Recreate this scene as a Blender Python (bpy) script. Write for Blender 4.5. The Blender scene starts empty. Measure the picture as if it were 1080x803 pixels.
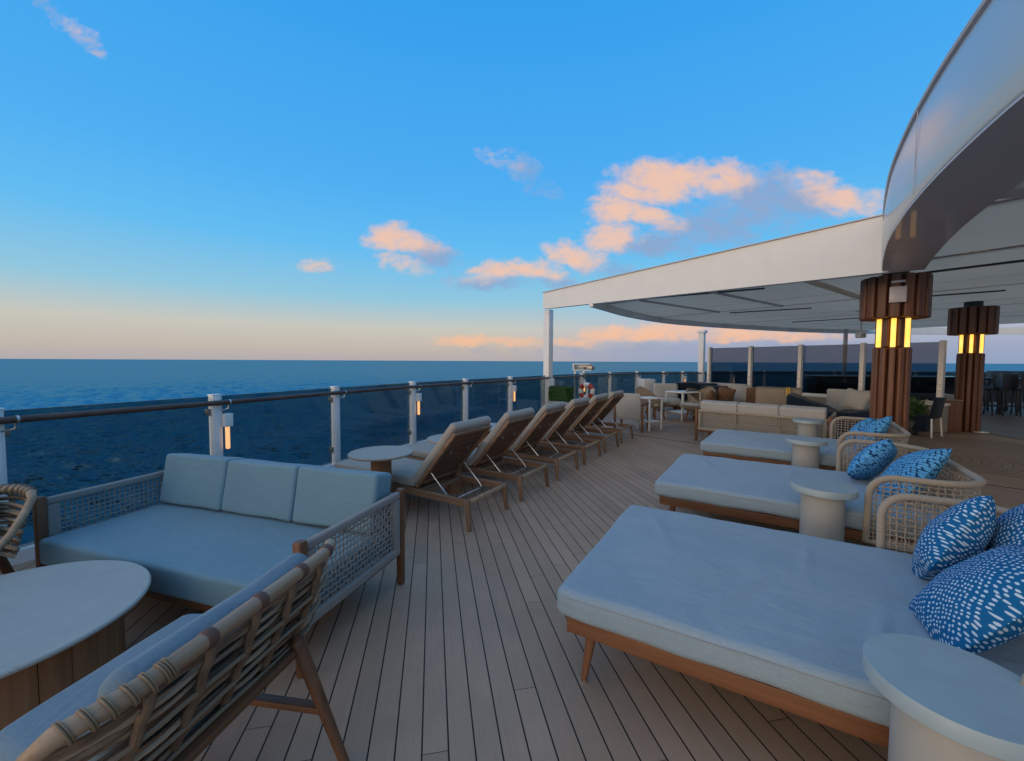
import bpy, bmesh, math, random
from mathutils import Vector, Matrix, noise
random.seed(7)
R = math.radians
scene = bpy.context.scene
COL = scene.collection

# ------------------------------------------------------------------ mesh builder
class MB:
    def __init__(self):
        self.v = []; self.f = []; self.sm = []
    def add(self, verts, faces, smooth=False, M=None):
        o = len(self.v)
        for p in verts:
            p = Vector(p)
            if M is not None: p = M @ p
            self.v.append(tuple(p))
        for f in faces:
            self.f.append(tuple(i + o for i in f)); self.sm.append(smooth)
        return self
    # rounded box: centre c, full size s, corner radius r
    def rbox(self, c, s, r=0.006, seg=2, n=(1, 1, 1), M=None, smooth=True, warp=None, puff=0.0):
        hx, hy, hz = s[0]/2, s[1]/2, s[2]/2
        r = min(r, hx*.999, hy*.999, hz*.999)
        def coords(h, k):
            out = []
            for i in range(seg + 1):
                a = i/seg*math.pi/4
                out.append(-h + r*(1-math.tan(math.pi/4-a)))
            inner = [-(h-r) + 2*(h-r)*j/k for j in range(1, k)]
            return out + inner + [-q for q in reversed(out)]
        cs = [coords(hx, n[0]), coords(hy, n[1]), coords(hz, n[2])]
        hh = (hx, hy, hz)
        verts = []; idx = {}; faces = []
        def vert(p):
            key = (round(p[0], 6), round(p[1], 6), round(p[2], 6))
            if key in idx: return idx[key]
            q = [max(-(h-r), min(h-r, x)) for x, h in zip(p, hh)]
            d = Vector([a-b for a, b in zip(p, q)])
            if d.length > 1e-9: d = d.normalized()*r
            w = Vector(q) + d
            if puff:
                fx = max(0, 1-(w.x/hx)**2); fy = max(0, 1-(w.y/hy)**2)
                w.z += puff*fx*fy*(1 if w.z > 0 else -.25)
            w = w + Vector(c)
            if warp: w = warp(w)
            verts.append(w); idx[key] = len(verts)-1
            return idx[key]
        for ax in range(3):
            a, b = (ax+1) % 3, (ax+2) % 3
            for sg in (-1, 1):
                A, B = cs[a], cs[b]
                for i in range(len(A)-1):
                    for j in range(len(B)-1):
                        quad = []
                        for (u, w) in ((A[i], B[j]), (A[i+1], B[j]), (A[i+1], B[j+1]), (A[i], B[j+1])):
                            p = [0, 0, 0]; p[ax] = sg*hh[ax]; p[a] = u; p[b] = w
                            quad.append(vert(p))
                        if sg < 0: quad.reverse()
                        if len(set(quad)) >= 3:
                            q2 = []
                            for k in quad:
                                if k not in q2: q2.append(k)
                            faces.append(q2)
        return self.add(verts, faces, smooth, M)
    # bar between two points, rectangular section w x h
    def bar(self, p0, p1, w, h, r=0.004, w1=None, h1=None, up=(0, 0, 1), M=None):
        p0 = Vector(p0); p1 = Vector(p1); d = p1-p0; L = d.length; z = d.normalized()
        u = Vector(up)
        if abs(z.dot(u)) > .98: u = Vector((1, 0, 0))
        x = u.cross(z).normalized(); y = z.cross(x)
        T = Matrix((x, y, z)).transposed().to_4x4(); T.translation = (p0+p1)/2
        if M is not None: T = M @ T
        w1 = w if w1 is None else w1; h1 = h if h1 is None else h1
        def warp(p):
            t = p.z/L + .5
            return Vector((p.x*(1+(w1/w-1)*t), p.y*(1+(h1/h-1)*t), p.z))
        return self.rbox((0, 0, 0), (w, h, L), r, 1, warp=warp, M=T)
    def tube(self, pts, r, n=8, caps=True, closed=False, M=None, rs=None):
        pts = [Vector(p) for p in pts]; m = len(pts)
        verts = []; faces = []
        prev = None
        for i, p in enumerate(pts):
            if closed: t = pts[(i+1) % m]-pts[i-1]
            else: t = pts[min(i+1, m-1)]-pts[max(i-1, 0)]
            t = t.normalized() if t.length > 1e-9 else Vector((0, 0, 1))
            if prev is None:
                a = Vector((0, 0, 1)) if abs(t.z) < .9 else Vector((1, 0, 0))
                x = a.cross(t).normalized()
            else:
                x = (prev - t*prev.dot(t))
                x = x.normalized() if x.length > 1e-6 else t.orthogonal().normalized()
            prev = x; y = t.cross(x)
            rr = rs[i] if rs else r
            for k in range(n):
                a = 2*math.pi*k/n
                verts.append(p + x*math.cos(a)*rr + y*math.sin(a)*rr)
        lim = m if closed else m-1
        for i in range(lim):
            for k in range(n):
                a = i*n+k; b = i*n+(k+1) % n
                c = ((i+1) % m)*n+(k+1) % n; d = ((i+1) % m)*n+k
                faces.append((a, b, c, d))
        if caps and not closed:
            faces.append(tuple(reversed(range(n)))); faces.append(tuple((m-1)*n+k for k in range(n)))
        return self.add(verts, faces, True, M)
    def lathe(self, prof, n=32, c=(0, 0, 0), M=None):
        verts = []; faces = []
        for (r, z) in prof:
            for k in range(n):
                a = 2*math.pi*k/n
                verts.append((c[0]+r*math.cos(a), c[1]+r*math.sin(a), c[2]+z))
        for i in range(len(prof)-1):
            for k in range(n):
                faces.append((i*n+k, i*n+(k+1) % n, (i+1)*n+(k+1) % n, (i+1)*n+k))
        faces.append(tuple(reversed(range(n)))); faces.append(tuple((len(prof)-1)*n+k for k in range(n)))
        return self.add(verts, faces, True, M)
    # vertical prism of a plan polygon
    def prism(self, poly, z0, z1, M=None):
        n = len(poly)
        v = [(p[0], p[1], z0) for p in poly] + [(p[0], p[1], z1) for p in poly]
        f = [tuple(reversed(range(n))), tuple(range(n, 2*n))]
        for i in range(n):
            j = (i+1) % n
            f.append((i, j, n+j, n+i))
        return self.add(v, f, False, M)
    # swept wall: list of (x,y) with offset polygons
    def wall(self, pts, th, z0, z1, closed=False):
        pts = [Vector((p[0], p[1])) for p in pts]; m = len(pts); L = []; Rr = []
        for i, p in enumerate(pts):
            t = (pts[min(i+1, m-1)]-pts[max(i-1, 0)]).normalized(); nn = Vector((t.y, -t.x))
            L.append(p - nn*th/2); Rr.append(p+nn*th/2)
        z0f = z0 if callable(z0) else (lambda i: z0); z1f = z1 if callable(z1) else (lambda i: z1)
        v = []; f = []
        for i in range(m):
            v += [(L[i].x, L[i].y, z0f(i)), (Rr[i].x, Rr[i].y, z0f(i)), (Rr[i].x, Rr[i].y, z1f(i)), (L[i].x, L[i].y, z1f(i))]
        for i in range(m-1):
            a = i*4; b = a+4
            for k in range(4):
                f.append((a+k, a+(k+1) % 4, b+(k+1) % 4, b+k))
        f.append((3, 2, 1, 0)); e = (m-1)*4; f.append((e, e+1, e+2, e+3))
        return self.add(v, f, False)
    def build(self, name, mat, parent=None, loc=None):
        me = bpy.data.meshes.new(name)
        me.from_pydata(self.v, [], self.f); me.update()
        me.polygons.foreach_set('use_smooth', self.sm)
        bm = bmesh.new(); bm.from_mesh(me)
        bmesh.ops.recalc_face_normals(bm, faces=bm.faces)
        for e in bm.edges:
            if len(e.link_faces) == 2 and e.calc_face_angle(0) > R(42): e.smooth = False
        bm.to_mesh(me); bm.free()
        if mat: me.materials.append(mat)
        o = bpy.data.objects.new(name, me); COL.objects.link(o)
        if parent is not None: o.parent = parent
        if loc: o.location = loc
        return o

def tag(o, label, cat, group=None):
    o['label'] = label; o['category'] = cat
    if group: o['group'] = group
    return o
def thing(name, label, cat, loc=(0, 0, 0), rz=0.0, group=None):
    o = bpy.data.objects.new(name, None); COL.objects.link(o); o.empty_display_size = .1
    o.location = loc; o.rotation_euler = (0, 0, rz)
    return tag(o, label, cat, group)
def struct(o, kind='structure'):
    o['kind'] = kind; return o
def dup(root, loc, rz, label, group=None, scale=None):
    def cp(o, par):
        c = o.copy(); COL.objects.link(c)
        if par is not None: c.parent = par
        for ch in list(o.children): cp(ch, c)
        return c
    r = cp(root, None); r.location = loc; r.rotation_euler = (0, 0, rz); r['label'] = label
    if group: r['group'] = group
    return r

# ------------------------------------------------------------------ materials
def srgb(r, g, b):
    f = lambda c: (c/255/12.92) if c/255 <= .04045 else ((c/255+.055)/1.055)**2.4
    return (f(r), f(g), f(b), 1)
class NT:
    def __init__(self, tree): self.t = tree; self.n = tree.nodes; self.l = tree.links
    def node(self, typ, **kw):
        nd = self.n.new(typ)
        for k, v in kw.items(): setattr(nd, k, v)
        return nd
    def sock(self, s, v):
        if isinstance(v, bpy.types.NodeSocket): self.l.new(v, s)
        else: s.default_value = v
    def math(self, op, a, b=None, c=None, clamp=False):
        nd = self.node('ShaderNodeMath', operation=op); nd.use_clamp = clamp
        self.sock(nd.inputs[0], a)
        if b is not None: self.sock(nd.inputs[1], b)
        if c is not None: self.sock(nd.inputs[2], c)
        return nd.outputs[0]
    def mix(self, f, a, b, blend='MIX'):
        nd = self.node('ShaderNodeMix', data_type='RGBA', blend_type=blend)
        self.sock(nd.inputs[0], f); self.sock(nd.inputs[6], a); self.sock(nd.inputs[7], b)
        return nd.outputs[2]
    def noise(self, vec, scale, detail=3, rough=.5, out='Fac', dist=0):
        nd = self.node('ShaderNodeTexNoise'); nd.inputs['Scale'].default_value = scale
        nd.inputs['Detail'].default_value = detail; nd.inputs['Roughness'].default_value = rough
        nd.inputs['Distortion'].default_value = dist
        if vec is not None: self.l.new(vec, nd.inputs['Vector'])
        return nd.outputs[out]
    def mapping(self, vec, scale=(1, 1, 1), rot=(0, 0, 0), loc=(0, 0, 0)):
        nd = self.node('ShaderNodeMapping'); self.l.new(vec, nd.inputs[0])
        nd.inputs['Scale'].default_value = scale; nd.inputs['Rotation'].default_value = rot; nd.inputs['Location'].default_value = loc
        return nd.outputs[0]
    def ramp(self, f, stops, interp='LINEAR'):
        nd = self.node('ShaderNodeValToRGB'); cr = nd.color_ramp; cr.interpolation = interp
        while len(cr.elements) < len(stops): cr.elements.new(.5)
        for e, (p, c) in zip(cr.elements, stops): e.position = p; e.color = c if len(c) == 4 else (*c, 1)
        self.sock(nd.inputs[0], f); return nd.outputs[0]
    def bump(self, h, strength=.3, dist=.01, normal=None):
        nd = self.node('ShaderNodeBump'); nd.inputs['Strength'].default_value = strength
        nd.inputs['Distance'].default_value = dist; self.l.new(h, nd.inputs['Height'])
        if normal is not None: self.l.new(normal, nd.inputs['Normal'])
        return nd.outputs[0]
    def smooth(self, v, lo, hi):
        nd = self.node('ShaderNodeMapRange', interpolation_type='SMOOTHSTEP')
        self.sock(nd.inputs[0], v); nd.inputs[1].default_value = lo; nd.inputs[2].default_value = hi
        return nd.outputs[0]
def newmat(name):
    m = bpy.data.materials.new(name); m.use_nodes = True
    T = NT(m.node_tree); b = T.n['Principled BSDF']; m['bsdf'] = 1
    return m, T, b
def objco(T): return T.node('ShaderNodeTexCoord').outputs['Object']
def seeded(T):
    """object coordinates shifted by a per-object random amount"""
    oi = T.node('ShaderNodeObjectInfo'); v = T.node('ShaderNodeVectorMath', operation='MULTIPLY_ADD')
    T.l.new(oi.outputs['Random'], v.inputs[0]); v.inputs[1].default_value = (7, 13, 5)
    T.l.new(objco(T), v.inputs[2]); return v.outputs[0], oi.outputs['Random']

def wood(name, dark, light, axis='X', rough=.5, scale=1.0):
    m, T, b = newmat(name); v, rnd = seeded(T)
    sc = {'X': (1.5, 26, 26), 'Y': (26, 1.5, 26), 'Z': (26, 26, 1.5)}[axis]
    g = T.noise(T.mapping(v, tuple(s*scale for s in sc)), 1, 5, .62, dist=.6)
    g2 = T.noise(T.mapping(v, tuple(s*scale*.18 for s in sc)), 1, 2, .5)
    f = T.math('ADD', T.math('MULTIPLY', g, .65), T.math('MULTIPLY', g2, .35))
    c = T.ramp(f, [(.33, dark), (.52, [(a+c)/2 for a, c in zip(dark, light)]), (.68, light)])
    k = T.math('MULTIPLY_ADD', rnd, .35, .82)
    c = T.mix(1, c, T.node('ShaderNodeCombineColor').outputs[0], 'MULTIPLY') if False else c
    hs = T.node('ShaderNodeHueSaturation'); T.l.new(c, hs.inputs['Color']); T.l.new(k, hs.inputs['Value'])
    T.l.new(hs.outputs[0], b.inputs['Base Color']); b.inputs['Roughness'].default_value = rough
    T.l.new(T.bump(g, .25, .003), b.inputs['Normal']); return m
def plain(name, col, rough=.5, metal=0, var=.08, vs=6, bump=.0, coat=0):
    m, T, b = newmat(name); v, rnd = seeded(T)
    n = T.noise(v, vs, 4, .6)
    lo = [c*(1-var) for c in col[:3]]; hi = [min(1, c*(1+var)) for c in col[:3]]
    T.l.new(T.ramp(n, [(.3, lo), (.7, hi)]), b.inputs['Base Color'])
    n2 = T.noise(v, vs*3, 3, .6)
    T.l.new(T.math('MULTIPLY_ADD', n2, .2, rough-.1, clamp=True), b.inputs['Roughness'])
    b.inputs['Metallic'].default_value = metal
    if coat: b.inputs['Coat Weight'].default_value = coat
    if bump: T.l.new(T.bump(T.noise(v, 60, 3, .6), bump, .004), b.inputs['Normal'])
    return m
def fabric(name, col, var=.07, wr=.5, weave=420, heather=.1):
    m, T, b = newmat(name); v, rnd = seeded(T)
    big = T.noise(v, 3.2, 3, .55)
    thread = T.noise(T.mapping(v, (weave*.12, weave, weave)), 1, 2, .6)
    thread2 = T.noise(T.mapping(v, (weave, weave*.12, weave)), 1, 2, .6)
    t = T.math('ADD', T.math('MULTIPLY', thread, .5), T.math('MULTIPLY', thread2, .5))
    lo = [c*(1-heather) for c in col[:3]]; hi = [min(1, c*(1+heather)) for c in col[:3]]
    c = T.ramp(t, [(.36, lo), (.64, hi)])
    lo2 = (1-var,)*3; c = T.mix(1.0, c, T.ramp(big, [(.3, lo2), (.7, (1, 1, 1))]), 'MULTIPLY')
    slub = T.noise(T.mapping(v, (5, 70, 70)), 1, 3, .65); c = T.mix(1.0, c, T.ramp(slub, [(.3, (.94,)*3), (.7, (1, 1, 1))]), 'MULTIPLY')
    T.l.new(c, b.inputs['Base Color']); b.inputs['Roughness'].default_value = .92
    b.inputs['Specular IOR Level'].default_value = .15
    b.inputs['Sheen Weight'].default_value = .12; b.inputs['Sheen Roughness'].default_value = .5
    wrk = T.noise(T.mapping(v, (5, 11, 9), rot=(0, 0, .5)), 1, 3, .5, dist=.8)
    n1 = T.bump(t, .35, .0015)
    n2 = T.bump(wrk, wr, .012, n1)
    T.l.new(n2, b.inputs['Normal']); return m

TEAK_D, TEAK_L = (.095, .037, .016), (.26, .112, .05)
M = {}
M['teak'] = wood('teak_wood', TEAK_D, TEAK_L, 'X')
M['teak_y'] = wood('teak_wood_across', TEAK_D, TEAK_L, 'Y')
M['teak_z'] = wood('teak_wood_upright', TEAK_D, TEAK_L, 'Z')
M['teak_l'] = wood('sun_bleached_teak', (.13, .068, .036), (.32, .185, .11), 'X')
M['teak_lz'] = wood('sun_bleached_teak_upright', (.13, .068, .036), (.32, .185, .11), 'Z')
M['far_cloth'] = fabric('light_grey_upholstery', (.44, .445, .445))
M['teak_dark'] = wood('dark_weathered_slats', (.075, .038, .022), (.18, .092, .058), 'Y')
M['column'] = wood('brown_column_timber', (.075, .029, .015), (.20, .082, .042), 'Z', .45)
M['drum'] = wood('oak_veneer', (.19, .08, .032), (.34, .15, .065), 'Z')
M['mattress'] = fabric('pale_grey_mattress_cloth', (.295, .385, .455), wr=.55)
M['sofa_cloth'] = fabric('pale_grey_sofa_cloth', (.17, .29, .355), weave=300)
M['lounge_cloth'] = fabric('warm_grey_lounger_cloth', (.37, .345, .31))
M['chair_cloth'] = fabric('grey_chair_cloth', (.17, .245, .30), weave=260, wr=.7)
M['piping'] = plain('grey_piping', (.27, .28, .29), .85)
M['navy'] = fabric('navy_cover_cloth', (.012, .024, .05), wr=1.0, var=.3)
M['rope'] = fabric('beige_rope', (.36, .315, .26), wr=.2, weave=700, heather=.2)
M['rope_g'] = fabric('taupe_rope', (.30, .27, .25), wr=.2, weave=700, heather=.2)
M['rattan'] = wood('peeled_rattan', (.29, .175, .10), (.52, .365, .24), 'X', .45, .8)
M['rattan_d'] = wood('dark_rattan', (.09, .048, .028), (.28, .165, .095), 'X', .5, .9)
M['binding'] = plain('leather_binding', (.12, .055, .035), .55)
M['strip'] = plain('pale_cane_strip', (.25, .165, .095), .5)
M['white'] = plain('white_painted_metal', (.74, .74, .73), .38, var=.03, vs=3)
M['white_rough'] = plain('white_cast_stone', (.40, .41, .40), .6, var=.05, vs=5, bump=.1)
M['hardware'] = plain('stainless_clamp', (.25, .25, .25), .35, .8)
M['steel'] = plain('brushed_steel', (.55, .53, .5), .3, .9)
M['black'] = plain('black_painted_metal', (.012, .013, .016), .45)
M['dark_furn'] = plain('dark_furniture_finish', (.014, .015, .02), .5)
M['handrail'] = wood('varnished_handrail', (.06, .032, .024), (.14, .078, .058), 'X', .38, .2)
M['tan'] = plain('tan_cabinet_laminate', (.25, .225, .19), .6)
M['wicker'] = fabric('natural_wicker', (.27, .23, .185), wr=.5, weave=160, heather=.4)
M['brown_pillow'] = fabric('brown_pillow_cloth', (.17, .105, .07), heather=.5, weave=60)
M['yellow'] = plain('yellow_strap', (.75, .48, .03), .6)
M['red'] = plain('red_lifebuoy', (.42, .035, .02), .5)
M['soffit'] = plain('grey_soffit_metal', (.50, .48, .51), .42, 0, var=.03, vs=1.5, coat=.15)

# glossy curved fascia
m, T, b = newmat('glossy_white_cladding'); v, _ = seeded(T)
T.l.new(T.ramp(T.noise(v, 1.2, 3, .5), [(.3, (.40, .41, .41)), (.7, (.44, .45, .45))]), b.inputs['Base Color'])
b.inputs['Roughness'].default_value = .30; b.inputs['Coat Weight'].default_value = .5; b.inputs['Coat Roughness'].default_value = .16
b.inputs['IOR'].default_value = 2.4
M['gloss'] = m

# stone table tops
def stone(name, col, vein):
    m, T, b = newmat(name); v, _ = seeded(T)
    n = T.noise(v, 5, 5, .6, dist=1.2); n2 = T.noise(T.mapping(v, (6, 38, 10), rot=(0, 0, .4)), 1, 4, .65, dist=1)
    base = T.ramp(n, [(.3, [c*.88 for c in col]), (.7, col)])
    k = T.smooth(n2, .66, .74)
    T.l.new(T.mix(T.math('MULTIPLY', k, .6), base, (*vein, 1)), b.inputs['Base Color'])
    b.inputs['Roughness'].default_value = .42
    T.l.new(T.bump(n2, .1, .002), b.inputs['Normal']); return m
M['stone'] = stone('travertine_top', (.44, .41, .36), (.27, .24, .20))
M['tan_top'] = stone('tan_laminate_top', (.36, .31, .26), (.26, .22, .18))
M['cast'] = stone('white_terrazzo_top', (.33, .42, .455), (.17, .23, .27))

# blue dotted pillows
def dotted(name, thr, scale, base=(.010, .12, .30), dots=(.52, .66, .78)):
    m, T, b = newmat(name); v, _ = seeded(T)
    w = T.node('ShaderNodeVectorMath', operation='MULTIPLY_ADD')
    T.l.new(T.noise(v, 5, 2, .5, 'Color'), w.inputs[0]); w.inputs[1].default_value = (.06, .06, .06); T.l.new(v, w.inputs[2])
    vo = T.node('ShaderNodeTexVoronoi', feature='F1', voronoi_dimensions='2D'); vo.inputs['Scale'].default_value = scale; vo.inputs['Randomness'].default_value = .42
    sp2 = T.node('ShaderNodeSeparateXYZ'); T.l.new(w.outputs[0], sp2.inputs[0]); cb2 = T.node('ShaderNodeCombineXYZ')
    T.l.new(sp2.outputs[0], cb2.inputs[0]); T.l.new(sp2.outputs[2], cb2.inputs[1])
    T.l.new(T.mapping(cb2.outputs[0], (.90, 1.12, 1), rot=(0, 0, .35)), vo.inputs['Vector'])
    lim = T.math('MULTIPLY_ADD', T.noise(v, 3.5, 2, .5), .16, thr-.08)
    d = T.math('SUBTRACT', lim, vo.outputs['Distance'])
    k = T.smooth(d, -.02, .05)
    T.l.new(T.mix(k, (*base, 1), (*dots, 1)), b.inputs['Base Color'])
    b.inputs['Roughness'].default_value = .85; b.inputs['Specular IOR Level'].default_value = .2
    wr = T.noise(v, 9, 3, .5); T.l.new(T.bump(wr, .5, .012), b.inputs['Normal']); return m
M['dots'] = dotted('blue_dotted_cloth', .275, 54, (.006, .125, .31))
M['dots2'] = dotted('blue_scale_pattern_cloth', .50, 40, (.008, .05, .14), (.10, .36, .66))

# glass
def glass(name, tint, refl=.10):
    m = bpy.data.materials.new(name); m.use_nodes = True; T = NT(m.node_tree)
    out = T.n['Material Output']; T.n.remove(T.n['Principled BSDF'])
    tr = T.node('ShaderNodeBsdfTransparent'); tr.inputs[0].default_value = (*tint, 1)
    gl = T.node('ShaderNodeBsdfGlossy'); gl.inputs['Roughness'].default_value = .02; gl.inputs[0].default_value = (.9, .95, 1, 1)
    lw = T.node('ShaderNodeFresnel'); lw.inputs[0].default_value = 1.45
    mx = T.node('ShaderNodeMixShader'); T.l.new(T.math('MULTIPLY', lw.outputs[0], refl*10, clamp=True), mx.inputs[0])
    T.l.new(tr.outputs[0], mx.inputs[1]); T.l.new(gl.outputs[0], mx.inputs[2]); T.l.new(mx.outputs[0], out.inputs[0]); return m
M['glass'] = glass('tinted_rail_glass', (.47, .51, .51), .05)
M['screen'] = glass('grey_windscreen_glass', (.35, .40, .46), .05)

def lamp(name, col, s, c2=None):
    m = bpy.data.materials.new(name); m.use_nodes = True; T = NT(m.node_tree); b = T.n['Principled BSDF']
    b.inputs['Base Color'].default_value = (*col, 1); b.inputs['Emission Strength'].default_value = s
    if c2:
        co = T.node('ShaderNodeTexCoord').outputs['Object']
        n = T.noise(T.mapping(co, (1, 1, 3)), 2, 1)
        T.l.new(T.ramp(n, [(.3, col), (.7, c2)]), b.inputs['Emission Color'])
    else: b.inputs['Emission Color'].default_value = (*col, 1)
    return m
M['amber'] = lamp('amber_lamp_glow', (1.0, .50, .07), 1.5, (1.0, .62, .16))
M['raillamp'] = lamp('rail_lamp_glow', (1.0, .50, .20), .85)
M['glow_white'] = lamp('small_lamp_glow', (1.0, .75, .45), 1.6)

# translucent ceiling panels
m = bpy.data.materials.new('translucent_ceiling_panel'); m.use_nodes = True; T = NT(m.node_tree); b = T.n['Principled BSDF']
b.inputs['Base Color'].default_value = (.76, .78, .77, 1); b.inputs['Roughness'].default_value = .5
tl = T.node('ShaderNodeBsdfTranslucent'); tl.inputs[0].default_value = (.90, .78, .66, 1)
mx = T.node('ShaderNodeMixShader')
v = objco(T); T.l.new(T.math('MULTIPLY_ADD', T.noise(v, .35, 2, .5), .20, .48), mx.inputs[0])
T.l.new(b.outputs[0], mx.inputs[1]); T.l.new(tl.outputs[0], mx.inputs[2]); T.l.new(mx.outputs[0], T.n['Material Output'].inputs[0])
M['ceiling'] = m

# foliage
m, T, b = newmat('boxwood_leaves'); v, _ = seeded(T)
T.l.new(T.ramp(T.noise(v, 22, 2, .6), [(.3, (.012, .05, .008)), (.7, (.05, .14, .02))]), b.inputs['Base Color']); b.inputs['Roughness'].default_value = .6
M['leaf'] = m

# deck planks
PL_A = R(-11.0)
def deckmat(name, curved=False, dark=1.0, rough=.62, plain_=False):
    m, T, b = newmat(name); co = objco(T)
    sx = T.node('ShaderNodeSeparateXYZ'); T.l.new(co, sx.inputs[0]); X, Y = sx.outputs[0], sx.outputs[1]
    if curved:
        cx, cy = 6.5, 7.3
        dx = T.math('SUBTRACT', X, cx); dy = T.math('SUBTRACT', Y, cy)
        across = T.math('SQRT', T.math('ADD', T.math('MULTIPLY', dx, dx), T.math('MULTIPLY', dy, dy)))
        along = T.math('MULTIPLY', T.math('ARCTAN2', dy, dx), 2.0)
    else:
        c, s = math.cos(PL_A), math.sin(PL_A)   # plank direction (s, c)
        across = T.math('SUBTRACT', T.math('MULTIPLY', X, c), T.math('MULTIPLY', Y, s))
        along = T.math('ADD', T.math('MULTIPLY', X, s), T.math('MULTIPLY', Y, c))
    W_ = .1045
    u = T.math('DIVIDE', T.math('ADD', across, 50.0), W_)
    idx = T.math('FLOOR', u); fr = T.math('FRACT', u)
    wn = T.node('ShaderNodeTexWhiteNoise', noise_dimensions='1D'); T.l.new(idx, wn.inputs['W'])
    rnd = wn.outputs['Value']
    edge = T.math('MULTIPLY', T.math('MINIMUM', fr, T.math('SUBTRACT', 1.0, fr)), W_)
    seam = T.math('SUBTRACT', 1.0, T.smooth(edge, .0026, .0040))
    L_ = 2.4
    la = T.math('DIVIDE', T.math('ADD', along, T.math('MULTIPLY_ADD', rnd, 9.7, 60.0)), L_)
    fl = T.math('FRACT', la); ei = T.math('FLOOR', la)
    butt = T.math('SUBTRACT', 1.0, T.smooth(T.math('MULTIPLY', T.math('MINIMUM', fl, T.math('SUBTRACT', 1.0, fl)), L_), .0012, .0024))
    line = T.math('MAXIMUM', seam, T.math('MULTIPLY', butt, .8)) if not plain_ else 0.0
    wn2 = T.node('ShaderNodeTexWhiteNoise', noise_dimensions='2D')
    cmb = T.node('ShaderNodeCombineXYZ'); T.l.new(idx, cmb.inputs[0]); T.l.new(ei, cmb.inputs[1]); T.l.new(cmb.outputs[0], wn2.inputs['Vector'])
    cv = T.node('ShaderNodeCombineXYZ'); T.l.new(across, cv.inputs[0]); T.l.new(along, cv.inputs[1])
    grain = T.noise(T.mapping(cv.outputs[0], (90, 3.0, 1)), 1, 4, .6)
    stain = T.noise(co, .9, 5, .6); stain2 = T.noise(co, 5, 4, .6)
    val = T.math('MULTIPLY_ADD', wn2.outputs['Value'], .16, .90)
    val = T.math('MULTIPLY', val, T.math('MULTIPLY_ADD', grain, .30, .85))
    val = T.math('MULTIPLY', val, T.math('MULTIPLY_ADD', stain, .5, .75))
    val = T.math('MULTIPLY', val, T.math('MULTIPLY_ADD', stain2, .28, .86))
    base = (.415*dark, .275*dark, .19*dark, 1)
    hs = T.node('ShaderNodeHueSaturation'); hs.inputs['Color'].default_value = base; T.l.new(val, hs.inputs['Value'])
    col = T.mix(line, hs.outputs[0], (.008, .008, .009, 1)) if not plain_ else hs.outputs[0]
    T.l.new(col, b.inputs['Base Color'])
    T.l.new(T.math('MULTIPLY_ADD', stain2, .25, rough-.12), b.inputs['Roughness'])
    b.inputs['Specular IOR Level'].default_value = .35
    hgt = T.math('SUBTRACT', T.math('MULTIPLY', grain, .12), line)
    T.l.new(T.bump(hgt, .35, .003), b.inputs['Normal']); return m
M['deck'] = deckmat('composite_deck_planks')
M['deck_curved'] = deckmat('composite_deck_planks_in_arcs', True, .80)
M['deck_strip'] = deckmat('composite_deck_margin', False, .92, plain_=True)
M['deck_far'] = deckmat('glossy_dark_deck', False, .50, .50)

# sea
m = bpy.data.materials.new('sea_water'); m.use_nodes = True; T = NT(m.node_tree); T.n.remove(T.n['Principled BSDF']); co = objco(T)
sw1 = T.noise(T.mapping(co, (.050, .075, 1), rot=(0, 0, .3)), 1, 3, .55, dist=.6)
sw2 = T.noise(T.mapping(co, (.20, .30, 1), rot=(0, 0, -.2)), 1, 4, .6, dist=.4)
sw3 = T.noise(T.mapping(co, (.8, 1.3, 1), rot=(0, 0, .1)), 1, 3, .65)
patch = T.noise(T.mapping(co, (.0016, .004, 1)), 1, 3, .5)
h_ = T.math('ADD', T.math('MULTIPLY', sw1, .8), T.math('ADD', T.math('MULTIPLY', sw2, .9), T.math('MULTIPLY', sw3, .35)))
nb0 = T.bump(h_, .6, .6)
nc = T.node('ShaderNodeTexNoise'); nc.inputs['Scale'].default_value = 1; nc.inputs['Detail'].default_value = 3; T.l.new(T.mapping(co, (.5, 1.1, 1), rot=(0, 0, .15)), nc.inputs['Vector'])
vs_ = T.node('ShaderNodeVectorMath', operation='MULTIPLY_ADD'); T.l.new(nc.outputs['Color'], vs_.inputs[0]); vs_.inputs[1].default_value = (1.3, 1.3, 0); vs_.inputs[2].default_value = (-.65, -.65, 0)
va_ = T.node('ShaderNodeVectorMath', operation='ADD'); T.l.new(nb0, va_.inputs[0]); T.l.new(vs_.outputs[0], va_.inputs[1])
vn_ = T.node('ShaderNodeVectorMath', operation='NORMALIZE'); T.l.new(va_.outputs[0], vn_.inputs[0]); nb = vn_.outputs[0]
df = T.node('ShaderNodeBsdfDiffuse'); T.l.new(T.ramp(patch, [(.3, (.007, .052, .082)), (.7, (.011, .070, .108))]), df.inputs[0]); T.l.new(nb, df.inputs['Normal'])
gl = T.node('ShaderNodeBsdfGlossy'); gl.inputs[0].default_value = (.21, .42, .53, 1); gl.inputs['Roughness'].default_value = .20; T.l.new(nb, gl.inputs['Normal'])
fr = T.node('ShaderNodeFresnel'); fr.inputs[0].default_value = 1.33; T.l.new(nb, fr.inputs['Normal'])
mx = T.node('ShaderNodeMixShader'); T.l.new(T.math('MULTIPLY', fr.outputs[0], .85, clamp=True), mx.inputs[0]); T.l.new(df.outputs[0], mx.inputs[1]); T.l.new(gl.outputs[0], mx.inputs[2])
T.l.new(mx.outputs[0], T.n['Material Output'].inputs[0])
M['sea'] = m
M['hull'] = plain('white_hull_paint', (.7, .7, .7), .4)

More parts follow.
